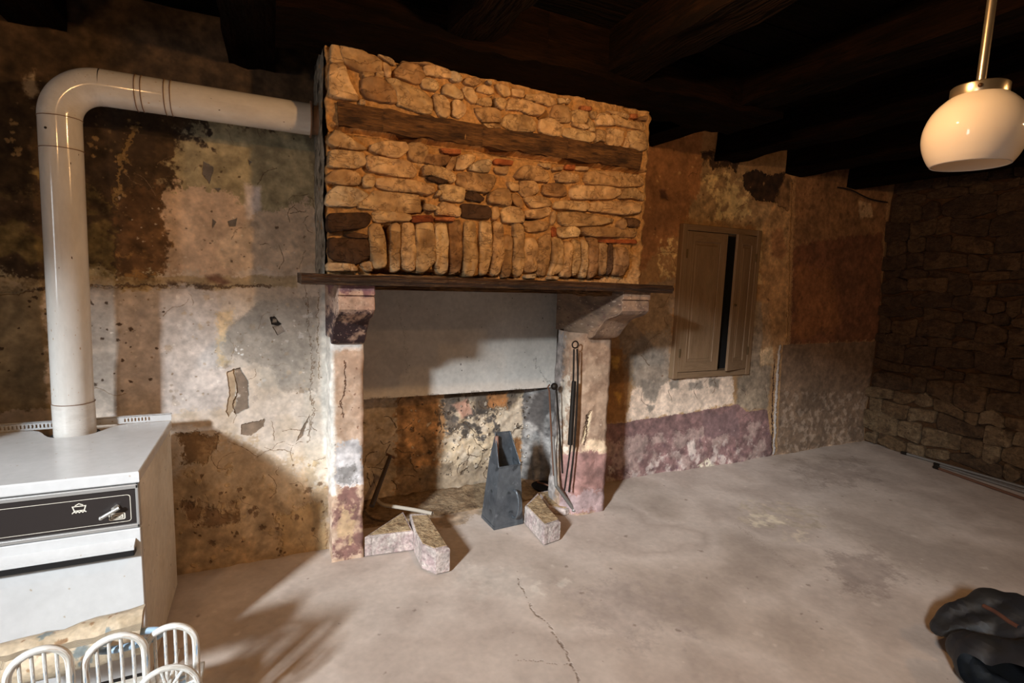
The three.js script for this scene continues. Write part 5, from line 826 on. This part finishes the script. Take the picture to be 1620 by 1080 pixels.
{ // white arched plant stand in front of the stove
  const wp = new Paint(256, 256, 0, 0, 1, 1).base([0xd8d6d0, 0xe2e2de, 0xcac6bc], 0.5, 0).spots(60, 3, [0, 0, 1, 1], 0x9a7c60, 0.01, 0.04, { a: 0.7 }).spots(16, 4, [0, 0, 1, 1], 0x5d86b0, 0.02, 0.06, { a: 0.6 }).grain(0.06, 0.001).material({ repeat: true, roughness: 0.55 });
  const blue = plain(0x6ea0cc, 0.5), tan = tinted(WOOD, 0xffe8cc, 0.8);
  const ps = thing('plant_stand', 'white painted plant stand of arched spindle panels with spoked wheel before the stove', 'plant stand', [-0.45, 0, -1.8]);
  const flat = (pts, w, t) => { const c = new THREE.CatmullRomCurve3(pts, false, 'centripetal'); const sh = new THREE.Shape(); sh.moveTo(-w, -t); sh.lineTo(w, -t); sh.lineTo(w, t); sh.lineTo(-w, t); sh.closePath(); return new THREE.TubeGeometry(c, 40, w, 8, false); };
  const arch = (pxl, pxr, top, z, zOff, foot) => {
    const L = atZ(pxl, 1075, z), Rr = atZ(pxr, 1075, z - zOff), T = atZ((pxl + pxr) / 2, top, z - zOff / 2), pts = [], r = (Rr.x - L.x) / 2, cxm = (L.x + Rr.x) / 2, yb = T.y - r;
    pts.push(new THREE.Vector3(L.x, foot, z), new THREE.Vector3(L.x, (foot + yb) / 2, z)); for (let k = 0; k <= 12; k++) { const t = Math.PI - k / 12 * Math.PI, u = (1 - Math.cos(k / 12 * Math.PI)) / 2; pts.push(new THREE.Vector3(cxm + r * Math.cos(t), yb + r * Math.sin(t), z - zOff * u)); } pts.push(new THREE.Vector3(Rr.x, (foot + yb) / 2, z - zOff), new THREE.Vector3(Rr.x, foot, z - zOff));
    const a = mesh('arched_panel', new THREE.TubeGeometry(new THREE.CatmullRomCurve3(pts, false, 'centripetal'), 64, 0.0105, 8).scale(1, 1, 1), wp, ps, 'white arched hoop with spindles');
    for (let k = 1; k <= 4; k++) { const u = k / 5, x = L.x + (Rr.x - L.x) * u, zz = z - zOff * u, yt = yb + Math.sqrt(Math.max(0, r * r - (x - cxm) ** 2)); const s = mesh('spindle', rod([x, foot, zz], [x, yt, zz], 0.005, 0.005, 8), wp, ps); ps.remove(s); a.add(s); }
  };
  arch(10, 112, 1028, -1.72, 0.03, 0.16); arch(136, 232, 1006, -1.77, 0.02, 0.16); arch(232, 312, 990, -1.82, 0.0, 0.16);
  // trough behind the arches
  const tr = rough(new THREE.CylinderGeometry(0.06, 0.075, 0.5, 24, 12).rotateZ(Math.PI / 2).rotateY(0.12).translate(-0.66, 0.37, -1.97), 0.008, 0.4, 0.3); mesh('log_trough', uvBox(tr, 0.5), tinted(wp, 0xe6d2b8), ps, 'weathered round trough behind the arches');
  { const q = atZ(205, 1012, -1.88); mesh('blue_rim', new THREE.TorusGeometry(0.085, 0.011, 8, 28).scale(1, 1, 1).rotateX(Math.PI / 2 - 0.35).translate(q.x, q.y, q.z), plain(0x9db6cb, 0.5), ps, 'pale blue painted rim'); }
  mesh('shelf', rbox(-0.86, -0.24, 0.15, 0.166, -2.05, -1.76, 0.004), wp, ps);
  for (const [x, z] of [[-0.84, -1.78], [-0.26, -1.78], [-0.84, -2.03], [-0.26, -2.03]]) mesh('leg', rod([x, 0, z], [x, 0.152, z], 0.013, 0.013, 10), wp, ps);
  const wc = atZ(266, 1094, -1.71), wheel = mesh('wheel', new THREE.TorusGeometry(0.078, 0.0085, 10, 40).translate(wc.x, wc.y, wc.z), wp, ps, 'small spoked white wheel'); 
  for (let k = 0; k < 8; k++) { const t = k / 8 * Math.PI * 2 + 0.2, s = mesh('spoke', rod([wc.x, wc.y, wc.z], [wc.x + 0.076 * Math.cos(t), wc.y + 0.076 * Math.sin(t), wc.z], 0.005, 0.005, 8), wp, ps); ps.remove(s); wheel.add(s); }
  { const s = mesh('hub', new THREE.CylinderGeometry(0.016, 0.016, 0.03, 16).rotateX(Math.PI / 2).translate(wc.x, wc.y, wc.z), wp, ps); ps.remove(s); wheel.add(s); }
  mesh('axle', rod([wc.x, wc.y, wc.z], [wc.x, wc.y, -1.9], 0.006, 0.006, 8), wp, ps);
}
{ // dark jacket-like bag
  const cloth = new Paint(512, 512, 0, 0, 1, 1).base([0x131418, 0x18191d, 0x161514, 0x1d1b19], 0.5, 0).grain(0.08, 0.0006).material({ repeat: true, roughness: 0.6 });
  const at = (px, py, d) => { const r = ray(px, py), k = d / Math.hypot(r.x, r.z); return new THREE.Vector3(r.x * k, EYE + r.y * k, r.z * k); };
  const t = thing('soft_bag', 'heap of dark soft leather bag with orange lining on the floor', 'bag', [3.12, 0, -0.95]);
  const chain = (pts) => pts.map(([px, py, d, r]) => ({ p: at(px, py, d), r }));
  const flap = chain([[1491, 993, 2.94, 0.042], [1505, 982, 2.96, 0.052], [1532, 970, 3.0, 0.06], [1573, 963, 3.04, 0.085], [1625, 985, 3.08, 0.1], [1700, 1020, 3.1, 0.12]]);
  const flap2 = chain([[1500, 1000, 2.9, 0.03], [1545, 995, 2.92, 0.06], [1600, 1005, 2.94, 0.085], [1690, 1040, 2.95, 0.11]]);
  const body = chain([[1536, 1030, 2.76, 0.075], [1570, 1055, 2.72, 0.12], [1640, 1090, 2.7, 0.17], [1740, 1110, 2.8, 0.2]]);
  const core = chain([[1570, 1020, 2.95, 0.12], [1640, 1030, 3.0, 0.2], [1760, 1060, 3.1, 0.22]]);
  const cap = (q, L) => { let best = 1e9; for (let i = 0; i + 1 < L.length; i++) { const a = L[i], b = L[i + 1], ab = b.p.clone().sub(a.p), h = clamp(q.clone().sub(a.p).dot(ab) / ab.lengthSq()), d = q.distanceTo(a.p.clone().addScaledVector(ab, h)) - (a.r + (b.r - a.r) * h); best = Math.min(best, d); } return best; };
  const smin = (a, b, k) => { const h = clamp(0.5 + 0.5 * (b - a) / k); return b + (a - b) * h - k * h * (1 - h); };
  const N = 84, lo = new THREE.Vector3(2.45, -0.12, -1.75), span = 1.45, mc = new MarchingCubes(N, cloth, false, false, 90000); mc.isolation = 0;
  const q = new THREE.Vector3();
  for (let k = 0; k < N; k++) for (let j = 0; j < N; j++) for (let i = 0; i < N; i++) {
    q.set(lo.x + span * i / N, lo.y + span * j / N, lo.z + span * k / N); let d = 1;
    if (q.y < 0.55) { const wr = 0.008 * vn((q.x + q.z) / 0.05, q.y / 0.14 + q.x / 0.2, 4) + 0.006 * vn(q.x / 0.12 + 3, (q.z - q.y) / 0.035, 6); d = Math.min(smin(cap(q, flap), cap(q, flap2), 0.012), smin(cap(q, body), cap(q, core), 0.03)) + wr; d = Math.max(d, 0.004 - q.y); }
    mc.field[i + j * N + k * N * N] = -d;
  }
  mc.update();
  const half = N / 2, bp = new Float32Array(mc.count * 3);
  for (let i = 0; i < mc.count; i++) { const P = [0, 1, 2].map((c) => (mc.positionArray[i * 3 + c] * half + half) / N * span); bp[i * 3] = lo.x + P[0]; bp[i * 3 + 1] = lo.y + P[1]; bp[i * 3 + 2] = lo.z + P[2]; }
  let bg = new THREE.BufferGeometry(); bg.setAttribute('position', new THREE.BufferAttribute(bp, 3)); bg = mergeVertices(bg, 1e-4); bg.computeVertexNormals(); { const p = bg.attributes.position, uv = []; for (let i = 0; i < p.count; i++) uv.push(p.getX(i) + 0.7 * p.getZ(i), p.getY(i) - 0.6 * p.getZ(i)); bg.setAttribute('uv', new THREE.Float32BufferAttribute(uv, 2)); }
  mesh('bag_body', bg, cloth, t);
  scene.updateMatrixWorld(true);
  const onBag = (px, py) => new THREE.Raycaster(camera.position.clone(), ray(px, py).normalize()).intersectObject(t, true)[0];
  const edge = [[1556, 958], [1570, 965], [1584, 974], [1598, 984], [1612, 992]].map((q) => onBag(...q)).filter((h) => h).map((h) => h.point.clone());
  if (edge.length > 2) mesh('lining', tube(edge, 0.009, 30, 10), plain(0x47230f, 0.95), t, 'orange brown lining edge');
  const hit = onBag(1537, 1037);
  if (hit) mesh('press_stud', new THREE.SphereGeometry(0.011, 14, 10).translate(hit.point.x, hit.point.y, hit.point.z), plain(0xe4e6ea, 0.25, { metalness: 0.3 }), t, 'shiny metal press stud');
}
shade(scene);
renderer.render(scene, camera);
